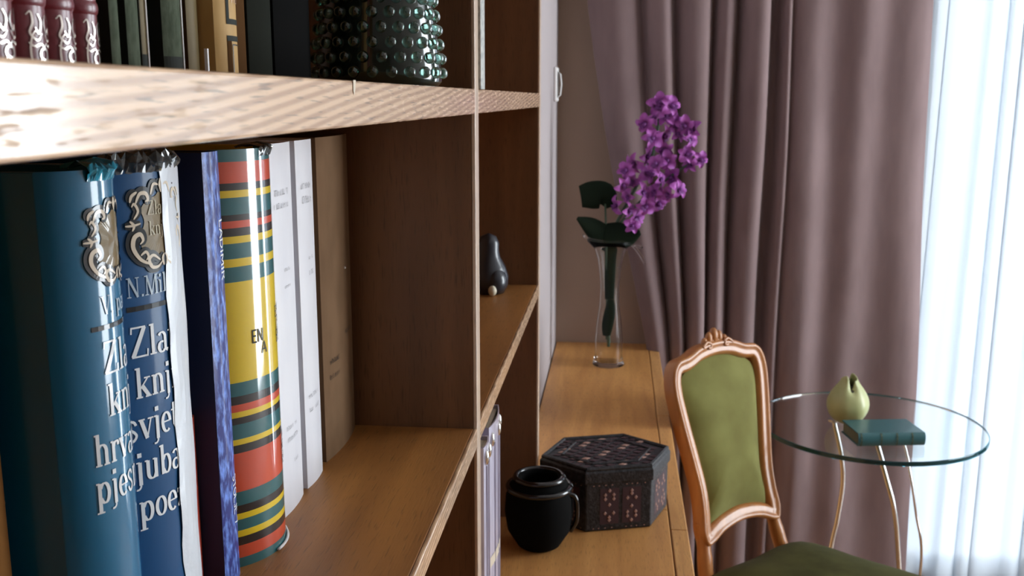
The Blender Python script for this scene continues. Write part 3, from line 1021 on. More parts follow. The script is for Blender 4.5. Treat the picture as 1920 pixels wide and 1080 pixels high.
# -- upper row: four maroon leather volumes
ZT = ZU1
places = ['first maroon leather volume, at the picture edge, with silver tooling', 'second maroon leather volume from the left, with silver tooling', 'third maroon leather volume from the left, with silver tooling',
          'fourth maroon leather volume, next to the dark green books']
YM = [0.2955, 0.3155, 0.3335, 0.3515]
TM = [0.0195, 0.0175, 0.0172, 0.0150]
for i in range(4):
    b = Book('leather_volume', places[i], -0.190, YM[i], YM[i] + TM[i], ZT, 0.215, 0.12, 62, M['maroon'], group='maroon leather volumes on the upper shelf')
    A0 = b.ph * b.R
    zr = ZT + 0.024
    for zb in (zr, zr + 0.055, zr + 0.11, zr + 0.165):
        mb = MB()
        n = 14
        mb.grid([[b.loc(lerp(-A0, A0, k / n), zb - ZT + dz, o) for dz, o in ((-0.0024, 0.0), (-0.0015, 0.0005), (0.0, 0.0007), (0.0015, 0.0005), (0.0024, 0.0))] for k in range(n + 1)])
        mb.build('raised_band', M['maroon'], b.root, smooth=True)
    mb = MB()
    hw = A0 * 0.62
    f = b.fn(0.0004)
    for sg in (-1, 1):
        for pts in (cr([(-.95, .92), (-.70, .98), (-.62, .80), (-.80, .62), (-.40, .50), (-.12, .62)], 5), cr([(-.30, .95), (-.12, .80), (-.30, .62), (-.50, .72)], 5),
                    scroll(-.48, .27, .40, 1.2, 0.85, 1, 20, .55), cr([(-.9, .46), (-.6, .40), (-.2, .44), (0, .38)], 5), cr([(-.85, -.02), (-.55, .06), (-.30, .00), (-.1, .07)], 5)):
            P = [(sg * x * 1.0, y * 0.019 / hw) for x, y in pts]
            vs, fs = ribbon(P, lambda t: 0.055 + 0.07 * sin(PI * t))
            mb.add([f(x * hw, ZT + 0.001 + y * hw) for x, y in vs], fs)
    P = [(x * 0.28, y * 0.019 / hw) for x, y in arcp(0, .27, 1, .10, 0, 360, 16)]
    vs, fs = ribbon(P, 0.14)
    mb.add([f(x * hw, ZT + 0.001 + y * hw) for x, y in vs], fs)
    b.deco('foil_tooling', mb, M['silver'])

# -- upper row: dark green and sage books
UB = [('dark_green_book', 'near-black green book beside the last maroon volume', -0.214, 0.3690, 0.3985, 25, 'dkgreen', None),
      ('sage_book', 'thin sage-grey book between two dark green books', -0.204, 0.3995, 0.4070, 30, 'dkgreen', 'sage'),
      ('sage_book', 'sage-green book with mottled spine in the middle of the dark books', -0.205, 0.4160, 0.4270, 25, 'dkgreen', 'sage'),
      ('olive_book', 'thin olive-brown book just left of the wide sage book', -0.209, 0.4355, 0.4410, 25, 'dkgreen', 'olive'),
      ('sage_book', 'wide sage-grey book with dark foot, right of the olive book', -0.206, 0.4570, 0.4760, 40, 'charcoal', 'sage'),
      ('brown_ribbed_book', 'dull brown book standing left of the tan framed book', -0.2080, 0.4850, 0.4980, 30, 'dkbrown', 'olive'),
      ]
for nm, lb, xs, y0, y1, ph, cv, spn in UB:
    b = Book(nm, lb, xs, y0, y1, ZT, 0.205, 0.115, ph, M[cv], spine=M[spn] if spn else None)
    if 'wide' in lb:
        A0 = b.ph * b.R
        b.band('dark_foot', -A0, A0, ZT, ZT + 0.011, M['dkgreen'])
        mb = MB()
        mb.tube([b.loc(A0 * 0.62, z, 0.0006) for z in (0.004, 0.02, 0.05, 0.1)], 0.0005, 5)  # thin white line stands in for a glint on the film
        mb.build('film_glint', M['white'], b.root)['label'] = 'pale line painted as a glint on the spine film'
mb = MB().box((-0.0008, -0.0008, 0), (0.0008, 0.0008, 0.0155))
o = tag(mb.build('paper_slip', M['white']), 'tiny upright white paper slip between the sage and brown books', 'paper slip')
o.location = (-0.199, 0.4815, ZT)

# tan book with dark frames
K = Book('tan_framed_book', 'tan book with dark printed frames on the spine, on the upper shelf', -0.1965, 0.4990, 0.5260, ZT, 0.205, 0.12, 42, M['kraft'])
A0 = K.ph * K.R
x0, x1 = -A0 * 0.48, A0 * 0.9
for za, zb in ((0.0205, 0.0232), (0.0288, 0.0315)):
    K.band('dark_rule', x0, x1, ZT + za, ZT + zb, M['dkgreen'])
K.band('dark_rule', x0, x0 + 0.0022, ZT + 0.0315, ZT + 0.15, M['dkgreen'])
K.band('dark_rule', x0, x0 + 0.0036, ZT + 0.0, ZT + 0.0205, M['dkbrown'])
K.band('dark_rule', x0 + 0.0044, x0 + 0.0050, ZT + 0.0, ZT + 0.0190, M['black'])
K.band('dark_rule', x0 + 0.0044, x1, ZT + 0.0185, ZT + 0.0191, M['black'])
mb = MB()
text2d(mb, caps('PREM'), 0.003, ZT + 0.0395, 0.0042, K.fn(0.0004))
K.deco('small_lettering', mb, M['dull'])
Book('dark_brown_book', 'dark brown book right of the tan framed book', -0.2100, 0.5290, 0.5790, ZT, 0.21, 0.12, 25, M['dkbrown'])
Book('charcoal_book', 'charcoal book beside the green hobnail vase', -0.2100, 0.5805, 0.6200, ZT, 0.205, 0.115, 25, M['charcoal'])
Book('black_book', 'black book behind the left side of the green hobnail vase', -0.2050, 0.6215, 0.6930, ZT, 0.205, 0.11, 25, M['blackmatt'])

# grey book behind the divider
b = Book('grey_book', 'thin grey mottled book behind the divider on the upper shelf', -0.1195, 0.8965, 0.9210, ZT, 0.23, 0.15, 15, M['greyspine'])

# ------------------------------------------------------------------ hobnail glass vase on the upper shelf
hv = empty('hobnail_vase', (-0.176, 0.742, ZT))
tag(hv, 'dark green glass vase covered with round hobnails on the upper shelf', 'vase')
prof = [(0.0, 0.0), (0.043, 0.0), (0.0465, 0.004), (0.0465, 0.012), (0.0445, 0.030), (0.041, 0.055), (0.0375, 0.08), (0.036, 0.11), (0.039, 0.14), (0.041, 0.15),
        (0.038, 0.15), (0.033, 0.11), (0.034, 0.08), (0.0375, 0.055), (0.041, 0.030), (0.042, 0.016), (0.0, 0.014)]
MB().lathe([(max(r, 0.0004), z) for r, z in prof], 48).build('body', M['greenglass'], hv, smooth=True, auto=50)
mb = MB()


def vr(z):
    for (r0, z0), (r1, z1) in zip(prof[2:9], prof[3:10]):
        if z0 <= z <= z1:
            return lerp(r0, r1, (z - z0) / (z1 - z0))
    return 0.04


for k in range(13):
    z = 0.010 + k * 0.0102
    for i in range(22):
        a = 2 * PI * (i + 0.5 * (k % 2)) / 22
        r = vr(z) + 0.0005
        mb.ball((r * cos(a), r * sin(a), z), 0.0042, 12, 8)
mb.build('hobnails', M['hob'], hv, smooth=True)

# dark figurine in the second bay
fg = empty('bird_figurine', (-0.196, 1.53, ZL1))
tag(fg, 'small dark bird figurine with pale bill on the lower shelf beyond the divider', 'figurine')
mb = MB()
mb.lathe([(0.0005, 0), (0.024, 0.0), (0.030, 0.012), (0.031, 0.026), (0.026, 0.042), (0.018, 0.056), (0.016, 0.066), (0.0165, 0.078), (0.012, 0.088), (0.0005, 0.093)], 24)
mb.build('body', M['slate'], fg, smooth=True)
mb = MB().ball((0.012, -0.012, 0.020), (0.018, 0.02, 0.022), 14, 9)
mb.build('wing', M['slate'], fg, smooth=True)
mb = MB().ball((0.010, -0.034, 0.0085), (0.0066, 0.0066, 0.0082), 12, 8)
mb.build('bill', M['ivory'], fg, smooth=True)

# silver albums under the lower shelf
for i, (y0, y1, lb) in enumerate(((0.8965, 0.9330, 'silver-lilac album with bright metal corners, next to the divider'), (0.9550, 1.0350, 'silver-lilac album with bright metal corners, right of its thinner twin'))):
    b = Book('silver_album', lb, -0.1185, y0, y1, DZ, 0.376, 0.22, 12, M['album'], group='silver albums below the lower shelf')
    A0 = b.ph * b.R
    for a in ((-0.55, 0.55) if i == 0 else (-0.75, 0.1, 0.75)):
        mb = MB().ball(b.loc(a * A0, 0.361 if i else 0.364, 0.0005), (0.0025, 0.005, 0.0075), 10, 7)
        mb.build('metal_corner', M['metal'], b.root, smooth=True)
    mb = MB()
    mb.grid([[b.loc(lerp(-A0, A0, k / 6), z, 0.0006) for z in (0.225, 0.236)] for k in range(7)])
    b.deco('foot_label', mb, M['cream'])
    for a in (-0.5, 0.0, 0.5):
        mb = MB()
        mb.tube([b.loc(a * A0, z, 0.0002) for z in (0.01, 0.2, 0.355)], 0.0009, 6)
        mb.build('spine_rib', M['album'], b.root)

# ------------------------------------------------------------------ black pot on the cabinet
pt = empty('black_pot', (-0.113, 1.497, DZ))
tag(pt, 'round black pot with glossy rim standing before the bookcase end', 'pot')
mb = MB()
mb.lathe([(0.0005, 0.002), (0.028, 0.0), (0.034, 0.004), (0.050, 0.03), (0.0545, 0.06), (0.053, 0.085), (0.044, 0.107), (0.036, 0.115), (0.030, 0.116), (0.029, 0.108), (0.040, 0.09), (0.047, 0.06), (0.03, 0.012), (0.0005, 0.01)], 36)
mb.build('body', M['blackmatt'], pt, smooth=True)
for rr, zz in ((0.0375, 0.115), (0.049, 0.100)):
    mb = MB()
    mb.tube([(rr * cos(2 * PI * k / 36), rr * sin(2 * PI * k / 36), zz) for k in range(37)], 0.0045, 8)
    mb.build('rim', M['blackgloss'], pt, smooth=True)
mb = MB()
mb.tube(cr([(0.046, -0.01, 0.092), (0.058, -0.008, 0.085), (0.060, -0.006, 0.05), (0.050, -0.004, 0.028)], 6), 0.004, 8)
mb.build('handle', M['blackgloss'], pt, smooth=True)

# ------------------------------------------------------------------ six-sided woven box
bx_ = empty('woven_box', (-0.010, 1.642, DZ))
tag(bx_, 'black six-sided woven box with rose pattern and lid on the cabinet', 'box')
fa = rad(17)
ux, uy = Vector((cos(fa), sin(fa), 0)), Vector((-sin(fa), cos(fa), 0))


def hexv(r, z, k=0.80):
    out = []
    for i in range(6):
        a = rad(-120 + 60 * i)
        out.append(tuple(ux * (r * cos(a)) + uy * (r * sin(a) * k) + Vector((0, 0, z))))
    return out


def hexbody(levels, cap=True):
    mb = MB()
    rings = [hexv(r, z) for r, z in levels]
    mb.grid([[rings[j][i] for j in range(len(levels))] for i in range(6)], closeu=True)
    if cap:
        mb.add(rings[0], [tuple(reversed(range(6)))])
        mb.add(rings[-1], [tuple(range(6))])
    return mb


RB = 0.112
hexbody([(RB - 0.002, 0.0), (RB, 0.003), (RB, 0.088)]).build('body', M['woven'], bx_, bevel=0.002)
hexbody([(RB + 0.003, 0.083), (RB + 0.004, 0.086), (RB + 0.004, 0.102), (RB, 0.106), (RB - 0.012, 0.1075)]).build('lid', M['woven'], bx_, bevel=0.001)
# raised braided rim and diamond weave on the lid
mb = MB()
P = hexv(RB - 0.003, 0.1075)
mb.tube([P[i % 6] for i in range(7)], 0.004, 8)
mb.build('lid_braid', M['woven'], bx_)
P = hexv(RB - 0.034, 0.1085)
MB().tube([P[i % 6] for i in range(7)], 0.0022, 6).build('lid_braid', M['woven'], bx_)
pl_, ro_ = MB(), MB()
for i in range(-5, 6):
    for j in range(-5, 6):
        px, py = (i + 0.5 * (j % 2)) * 0.021, j * 0.0125
        if abs(px) * 0.87 + abs(py) / 0.8 * 0.5 > 0.088 or abs(py) > 0.072:
            continue
        c = ux * px + uy * py + Vector((0, 0, 0.1078))
        e = 0.0085
        v = [c - ux * e, c - uy * e * 0.6, c + ux * e, c + uy * e * 0.6]
        top = [p + Vector((0, 0, 0.0010)) for p in v]
        tgt = ro_ if (i * 3 + j * 2) % 5 == 0 else pl_
        if tgt is ro_:
            top = [c + (p - c) * 0.62 + Vector((0, 0, 0.0012)) for p in v]
        tgt.add([*v, *top], [(4, 5, 6, 7), (0, 1, 5, 4), (1, 2, 6, 5), (2, 3, 7, 6), (3, 0, 4, 7)])
pl_.build('lid_weave', M['plum'], bx_)
ro_.build('lid_pattern', M['rose'], bx_)
# patterns on each side face
verts = hexv(RB, 0)
pat = [(0, 8), (-1, 7), (1, 7), (-1, 6), (1, 6), (0, 4.6), (-1, 2.6), (1, 2.6), (0, 1.6), (0, 0.9)]
for i in range(6):
    a, c = Vector(verts[i]), Vector(verts[(i + 1) % 6])
    d = (c - a)
    L_ = d.length
    d.normalize()
    nrm = d.cross(Vector((0, 0, 1)))
    mb, mp_ = MB(), MB()
    for cx in (0.36, 0.70):
        flip = cx > 0.5
        for qx, qz in pat:
            zz = 0.012 + (8.6 - qz if flip else qz) * 0.0072
            ct = a + d * (cx * L_ + qx * 0.0072) + Vector((0, 0, zz))
            h_, w_ = 0.0042, 0.0034
            q = [ct - d * w_, ct - Vector((0, 0, h_)), ct + d * w_, ct + Vector((0, 0, h_))]
            q2 = [ct + (p - ct) * 0.7 + nrm * 0.0012 for p in q]
            mb.add([*q, *q2], [(4, 5, 6, 7), (0, 1, 5, 4), (1, 2, 6, 5), (2, 3, 7, 6), (3, 0, 4, 7)])
        q = [a + d * (cx * L_ + sx * 0.016) + Vector((0, 0, z)) + nrm * 0.0004 for sx, z in ((-1, 0.012), (1, 0.012), (1, 0.074), (-1, 0.074))]
        mp_.add(q, [(0, 1, 2, 3)])
    for cx in (0.12, 0.2, 0.3, 0.4, 0.62, 0.7, 0.78, 0.9):
        for zz in (0.0055, 0.0795):
            ct = a + d * (cx * L_) + Vector((0, 0, zz)) + nrm * 0.0006
            mb.add([ct - d * 0.0016, ct - Vector((0, 0, 0.0012)), ct + d * 0.0016, ct + Vector((0, 0, 0.0012))], [(0, 1, 2, 3)])
    mp_.build('side_panel', M['plum'], bx_, recalc=False)
    mb.build('side_pattern', M['rose'], bx_, recalc=False)

# ------------------------------------------------------------------ clear glass vase with orchids
VX, VY = -0.014, 2.62
gv = empty('glass_vase', (VX, VY, DZ + 0.0008))
tag(gv, 'tall clear glass vase with flared lip standing against the back wall', 'vase')
outer = [(0.0005, 0.0), (0.041, 0.0), (0.043, 0.004), (0.040, 0.012), (0.036, 0.03), (0.037, 0.07), (0.034, 0.11), (0.027, 0.16), (0.025, 0.21), (0.028, 0.25), (0.034, 0.29), (0.044, 0.315), (0.062, 0.335)]
inner = [(r - 0.0024, z + 0.001) for r, z in outer[-1:3:-1]] + [(0.036, 0.012), (0.0005, 0.006)]
MB().lathe(outer + inner, 40).build('body', M['glass'], gv, smooth=True)
mb = MB()
lip = []
for k in range(41):
    a = 2 * PI * k / 40
    r = 0.0625 + 0.012 * sin(2 * a + 0.5)
    lip.append((r * cos(a) + 0.006 * (cos(a) > 0) * 2, r * sin(a) * 0.9, 0.338 - 0.022 * max(0, cos(a - 0.2)) ** 2 + 0.012 * max(0, -cos(a)) ** 2))
mb.tube(lip, 0.0028, 8)
mb.build('lip', M['glass'], gv, smooth=True)
MB().tube([(0.052, 0, 0.325), (0.066, -0.004, 0.315), (0.082, -0.006, 0.292), (0.092, -0.008, 0.27)], [0.003, 0.004, 0.0045, 0.002], 8).build('curled_lip', M['glass'], gv, smooth=True)

orc = empty('orchid_spray', (VX, VY, DZ + 0.04))
tag(orc, 'spray of purple orchid blossoms with dark leaves in the clear vase', 'flower')
OX, OY, OZ = VX, VY, DZ + 0.04


def rel(x, y, z):
    return (x - OX, y - OY, z - OZ)


stem_pts = cr([rel(VX, VY, 0.80), rel(-0.018, VY, 0.95), rel(-0.008, VY, 1.10), rel(0.035, 2.61, 1.20), rel(0.085, 2.6, 1.30), rel(0.10, 2.6, 1.38), rel(0.108, 2.6, 1.44)], 6)
MB().tube(stem_pts, 0.0045, 8).build('stem', M['stem'], orc, smooth=True)
for pts in ([rel(0.0, VY, 1.12), rel(0.06, 2.6, 1.19), rel(0.14, 2.59, 1.26), rel(0.2, 2.58, 1.30)], [rel(-0.02, VY, 0.82), rel(-0.022, 2.615, 1.0), rel(-0.03, 2.61, 1.2)]):
    MB().tube(cr(pts, 6), 0.003, 6).build('stem', M['stem'], orc, smooth=True)


def leaf(pts, widths, name='leaf', fold=0.3):
    """pts centre line, widths half-width; bent along the middle"""
    mb = MB()
    C_ = cr([p + (w_,) for p, w_ in zip(pts, widths)], 5)
    P = []
    for i, q in enumerate(C_):
        a, b_ = C_[max(0, i - 1)], C_[min(len(C_) - 1, i + 1)]
        d = Vector((b_[0] - a[0], b_[1] - a[1], b_[2] - a[2])).normalized()
        s_ = d.cross(Vector((0.0, -1.0, 0.15))).normalized()
        n_ = d.cross(s_)
        c = Vector(q[:3])
        P.append([tuple(c + s_ * (q[3] * t) + n_ * (abs(t) ** 1.5 * q[3] * fold)) for t in (-1, -.6, 0, .6, 1)])
    mb.grid(P)
    o = mb.build(name, M['leaf'], orc, smooth=True)
    md = o.modifiers.new('solid', 'SOLIDIFY')
    md.thickness = 0.002
    return o


leaf([rel(-0.012, 2.61, 1.175), rel(-0.03, 2.6, 1.205), rel(-0.062, 2.595, 1.207), rel(-0.092, 2.59, 1.203)], [0.014, 0.033, 0.036, 0.028])
leaf([rel(-0.01, 2.61, 1.075), rel(-0.035, 2.6, 1.10), rel(-0.068, 2.59, 1.128), rel(-0.100, 2.58, 1.148)], [0.026, 0.030, 0.022, 0.004])
leaf([rel(-0.03, 2.6, 1.105), rel(0.0, 2.595, 1.103), rel(0.03, 2.59, 1.102), rel(0.062, 2.585, 1.112)], [0.028, 0.034, 0.028, 0.006])
leaf([rel(-0.014, 2.612, 0.93), rel(-0.014, 2.61, 0.99), rel(-0.013, 2.61, 1.04), rel(-0.012, 2.61, 1.09)], [0.012, 0.014, 0.015, 0.020])
leaf([rel(-0.02, 2.612, 0.83), rel(-0.018, 2.61, 0.86), rel(-0.012, 2.61, 0.90), rel(-0.01, 2.61, 0.93)], [0.010, 0.015, 0.014, 0.008])


def blossom_mesh():
    mb = MB()
    for k in range(5):
        a = PI / 2 + 2 * PI * k / 5
        ca, sa = cos(a), sin(a)
        wide = 0.0125 if k in (1, 4) else 0.009
        ln = 0.026 if k in (1, 4) else 0.025
        P = []
        for i in range(6):
            t = i / 5
            wv = wide * sin(PI * (0.12 + 0.80 * t)) ** 0.8
            r = 0.002 + ln * t
            dz = 0.009 * sin(PI * t * 0.9) - 0.004 * t
            P.append([(ca * r - sa * wv * u, -dz - 0.004 * u * u, sa * r + ca * wv * u) for u in (-1, -.5, 0, .5, 1)])
        mb.grid(P, 0)
    mb.ball((0, -0.008, -0.002), (0.0055, 0.008, 0.0065), 8, 6, 1)
    mb.grid([[(x, -0.010 - 0.004 * (z < -0.008), z) for x in (-0.005 - 0.002 * j, 0, 0.005 + 0.002 * j)] for j, z in enumerate((-0.003, -0.009, -0.014))], 1)
    return mb


BL = [(0.107, 1.443), (0.095, 1.432), (0.128, 1.432), (0.068, 1.390), (0.094, 1.402), (0.120, 1.405), (0.140, 1.392), (0.165, 1.385), (0.189, 1.372), (0.112, 1.362), (0.085, 1.352), (0.145, 1.362), (0.178, 1.350),
      (0.171, 1.312), (0.205, 1.300), (0.185, 1.285), (0.072, 1.308), (0.046, 1.292), (0.022, 1.272), (0.098, 1.288), (0.125, 1.298), (0.074, 1.262), (0.105, 1.250), (0.040, 1.245), (0.012, 1.238),
      (0.140, 1.255), (0.152, 1.225), (0.128, 1.215), (0.095, 1.215), (0.062, 1.218), (0.030, 1.205), (0.004, 1.180), (0.028, 1.172), (0.074, 1.182), (0.104, 1.190), (0.050, 1.150), (0.040, 1.130), (0.118, 1.325)]
rnd = random.Random(11)
first = None
for i, (x, z) in enumerate(BL):
    if first is None:
        o = first = blossom_mesh().build('blossom', [M['petal'], M['petalc']], orc, smooth=True)
    else:
        o = first.copy()
        COL.objects.link(o)
    o.location = rel(x, 2.585 + rnd.uniform(-0.028, 0.02), z)
    o.rotation_euler = (rnd.uniform(-0.6, 0.6), rnd.uniform(-1.2, 1.2), rnd.uniform(-0.9, 0.9))
    k = rnd.uniform(0.82, 1.06)
    o.scale = (k, k, k)

# ------------------------------------------------------------------ curtains
def px_to_x(px, y):
    """photo column on the row near the curtain's middle, at depth y (used once to lay the folds out)"""
    return (0.0247 + (px - 1175) * (0.7905 - 0.0247) / (1721 - 1175)) * y / 2.75


fold = [(1142, -.01), (1160, .015), (1185, .03), (1208, .01), (1222, -.035), (1233, .01), (1248, .032), (1261, .025), (1272, -.04), (1283, .0), (1300, .036), (1322, .03), (1333, -.035), (1343, .012), (1356, .03), (1367, .01),
        (1378, -.045), (1390, .012), (1410, .040), (1428, .028), (1438, -.04), (1452, -.045), (1462, .012), (1470, .022), (1477, -.005), (1490, .022), (1520, .034), (1558, .012), (1602, .030), (1645, .008), (1690, .018), (1715, .014), (1733, -.004)]
fp = [(px_to_x(p, 2.785), d) for p, d in fold]
xs_ = cr(fp, 6)
XA, XB = fp[0][0], fp[10][0]
zl = [0.012, 0.2, 0.4, 0.6, 0.71, 0.85, 1.0, 1.15, 1.29, 1.45, 1.7, 1.95, 2.2, 2.4, 2.56]


def left_edge(z):
    pts = [(0.0, 0.150), (0.71, 0.150), (0.85, 0.122), (1.0, 0.085), (1.29, 0.025), (1.7, -0.040), (2.6, -0.12)]
    for (a, b), (c, d) in zip(pts[:-1], pts[1:]):
        if a <= z <= c:
            return lerp(b, d, (z - a) / (c - a))
    return -0.12


def right_edge(z):
    return lerp(0.812, 0.787, (z - 0.6) / 1.1)


mb = MB()
rows = []
for x, d in xs_:
    t = max(0.0, 1 - (x - XA) / (XB + 0.05 - XA))
    tr = max(0.0, (x - 0.62) / (0.80 - 0.62))
    col_ = []
    for z in zl:
        sh = (left_edge(z) - left_edge(1.29)) * t + (right_edge(z) - right_edge(1.29)) * tr
        wob = 0.004 * sin(z * 3.1 + x * 23) + 0.003 * sin(z * 7 + x * 11)
        amp = 1.0 - 0.25 * max(0, (1.0 - z)) * (1 if x < 0.5 else 0.3)
        col_.append((x + sh + wob * 0.6, 2.795 - d * 0.72 * amp - wob, z))
    rows.append(col_)
mb.grid(rows)
cu = mb.build('drape_curtain', M['curtain'], None, smooth=True)
md = cu.modifiers.new('sub', 'SUBSURF')
md.levels = md.render_levels = 1
md = cu.modifiers.new('solid', 'SOLIDIFY')
md.thickness = 0.0018
tag(cu, 'long mauve-brown drape gathered in deep folds beside the window', 'curtain')
rod = empty('curtain_rod', (1.2, 2.80, 2.575))
tag(rod, 'straight metal curtain rod above the window drapes', 'curtain rod')
MB().tube([(-1.35, 0, 0), (1.5, 0, 0)], 0.010, 10).build('rod', M['steel'], rod, smooth=True)
for x in (-1.35, 1.5):
    MB().ball((x, 0, 0), 0.02, 12, 8).build('finial', M['steel'], rod, smooth=True)
for x in (-1.25, 1.4):
    MB().box((x - 0.01, 0.0, -0.008), (x + 0.01, 0.069, 0.008)).build('bracket', M['steel'], rod)

mb = MB()
rows = []
n = 220
for i in range(n + 1):
    t = i / n
    x0 = lerp(0.70, 1.38, t)
    ph = 2 * PI * (t * 9 + 0.9 * sin(t * 9.0) + 0.5 * sin(t * 23 + 1))
    am = 0.011 + 0.007 * sin(t * 17 + 0.6)
    rr = []
    for z in (0.015, 0.5, 1.0, 1.5, 2.0, 2.56):
        k = 1.0 + 0.25 * (1.3 - z)
        sl = -0.035 * (2.5 - z) * (1 - t) * 0.7
        rr.append((x0 + sl + 0.012 * sin(ph + 1.1 + 0.15 * z), 2.842 + am * k * sin(ph + 0.2 * z), z))
    rows.append(rr)
mb.grid(rows)
sc_ = mb.build('sheer_curtain', M['sheer'], None, smooth=True)
tag(sc_, 'bright white sheer curtain hanging in front of the window', 'curtain')

# ------------------------------------------------------------------ round glass table
TX, TY, TZ = 0.632, 2.462, 0.66
gt = empty('glass_table', (TX, TY, 0))
tag(gt, 'small round glass table on thin curved metal legs before the window', 'table')
Rt = 0.272
MB().lathe([(0.0005, TZ - 0.009), (Rt - 0.003, TZ - 0.009), (Rt - 0.003, TZ), (0.0005, TZ)], 96).build('glass_top', M['tableglass'], gt, smooth=True, auto=30)
MB().lathe([(Rt - 0.0028, TZ - 0.010), (Rt - 0.001, TZ - 0.010), (Rt, TZ - 0.0085), (Rt, TZ - 0.0005), (Rt - 0.001, TZ + 0.001), (Rt - 0.0028, TZ + 0.001), (Rt - 0.0028, TZ - 0.010)], 96).build('rim', M['rimglass'], gt, smooth=True, auto=30)
legs = [[(0.554, 2.50, 0.650), (0.585, 2.50, 0.52), (0.580, 2.50, 0.40), (0.566, 2.50, 0.30), (0.53, 2.48, 0.0)],
        [(0.632, 2.42, 0.650), (0.668, 2.41, 0.538), (0.693, 2.40, 0.443), (0.72, 2.40, 0.25), (0.76, 2.38, 0.0)],
        [(0.700, 2.44, 0.650), (0.722, 2.42, 0.567), (0.745, 2.41, 0.45), (0.766, 2.41, 0.33), (0.80, 2.55, 0.0)]]
for i, l in enumerate(legs):
    MB().tube(cr([(x - TX, y - TY, z) for x, y, z in l], 6), [0.0062, 0.0062, 0.0035][i], 10).build('leg', M['steel'], gt, smooth=True)
    x, y, z = l[0]
    o = MB().lathe([(0.0005, -0.005), (0.014, -0.005), (0.014, 0.0006), (0.0005, 0.0006)], 16).build('mount', M['steel'], gt, smooth=True, auto=30)
    o.location = (x - TX, y - TY, 0.650)

# green ceramic fruit on the table
pe = empty('ceramic_fruit', (0.578, 2.462, TZ))
tag(pe, 'pale green ceramic pomegranate-shaped ornament on the glass table', 'ornament')
prof = [(0.0005, 0.0), (0.020, 0.0), (0.036, 0.010), (0.048, 0.030), (0.0515, 0.050), (0.047, 0.070), (0.036, 0.088), (0.025, 0.102), (0.0205, 0.112), (0.019, 0.118)]
n = 48
P = []
for i in range(n):
    a = 2 * PI * i / n
    col_ = []
    for r, z in prof:
        # two open petals at the crown: notch towards the viewer and away
        nt_ = max(0.0, cos(2 * (a - rad(-85)))) ** 6
        zz = z - (nt_ * 0.030 * max(0.0, (z - 0.085) / 0.033)) + 0.006 * (1 - nt_) * max(0, (z - 0.1) / 0.018) * cos(a * 2 - 2)
        col_.append((r * cos(a) * (1 + 0.02 * cos(6 * a)), r * sin(a) * (1 + 0.02 * cos(6 * a)), zz))
    P.append(col_)
mb = MB().grid(P, closeu=True)
o = mb.build('body', M['ceramic'], pe, smooth=True)
md = o.modifiers.new('solid', 'SOLIDIFY')
md.thickness = 0.003
md = o.modifiers.new('sub', 'SUBSURF')
md.levels = md.render_levels = 1
MB().lathe([(0.0005, 0.078), (0.036, 0.0795), (0.028, 0.090), (0.0005, 0.092)], 24).build('hollow', M['hole'], pe, smooth=True)

# teal book lying on the table
tb = empty('teal_lying_book', (0.6345, 2.350, TZ), rad(9))
tag(tb, 'small teal leather book lying flat on the glass table', 'book')
bw, bd, bh = 0.158, 0.100, 0.031
MB().box((-bw / 2, -bd / 2, 0), (bw / 2, bd / 2, 0.003)).build('back_board', M['tealbook'], tb, bevel=0.0008)
MB().box((-bw / 2, -bd / 2, bh - 0.003), (bw / 2, bd / 2, bh)).build('front_board', M['tealbook'], tb, bevel=0.0008)
MB().box((-bw / 2 + 0.003, -bd / 2 + 0.004, 0.003), (bw / 2 - 0.003, bd / 2 - 0.004, bh - 0.003)).build('page_block', M['tealpage'], tb)
mb = MB()
pp = [(-bd / 2, 0.0), (-bd / 2 - 0.005, 0.006), (-bd / 2 - 0.0065, bh / 2), (-bd / 2 - 0.005, bh - 0.006), (-bd / 2, bh)]
mb.grid([[(x, y, z) for y, z in pp] for x in (-bw / 2, bw / 2)])
mb.add([(-bw / 2, y, z) for y, z in pp], [(0, 1, 2, 3, 4)])
mb.add([(bw / 2, y, z) for y, z in pp], [(4, 3, 2, 1, 0)])
mb.build('spine', M['tealbook'], tb, smooth=True, auto=40)
for x in (-0.072, -0.025, 0.012, 0.048):
    mb = MB()
    mb.grid([[(x + dx, y - 0.0009, z) for y, z in pp] for dx in (-0.0018, 0.0018)])
    mb.build('spine_band', M['sage'], tb)

# ------------------------------------------------------------------ chair
ca = rad(44)
U = Vector((cos(ca), sin(ca), 0))              # along the back, left to right
Fd = Vector((sin(ca), -cos(ca), 0))            # facing direction of the chair
SC = Vector((0.462, 1.985, 0))                 # seat centre on the floor
ch = empty('upholstered_chair', SC)
tag(ch, 'carved wooden chair with olive green velvet back and seat', 'chair')
BB = Vector((0.297, 2.163, 0.475)) - SC        # foot of the back, in the middle
REC = 0.24


def bk(s_, w_, d_=0.0):
    """back coordinates: s along the back, w up the recline, d towards the sitter"""
    return tuple(BB + U * s_ + (Vector((0, 0, 1)) * cos(REC) - Fd * sin(REC)) * w_ + (Fd * cos(REC) + Vector((0, 0, 1)) * sin(REC)) * d_)


half_r = [(0.0, 0.452), (0.055, 0.446), (0.095, 0.432), (0.132, 0.425), (0.152, 0.402), (0.158, 0.360), (0.150, 0.290), (0.136, 0.205), (0.127, 0.140), (0.128, 0.090), (0.133, 0.050), (0.124, 0.018), (0.10, 0.020), (0.06, 0.036), (0.0, 0.044)]
outl = [(x, z) for x, z in half_r] + [(-x, z) for x, z in half_r[-2:0:-1]]
out_c = cr_closed(outl, 6)
n = len(out_c)
nrm2 = []
for i in range(n):
    a, b_ = out_c[i - 1], out_c[(i + 1) % n]
    dx, dy = b_[0] - a[0], b_[1] - a[1]
    l = math.hypot(dx, dy)
    nrm2.append((dy / l, -dx / l))
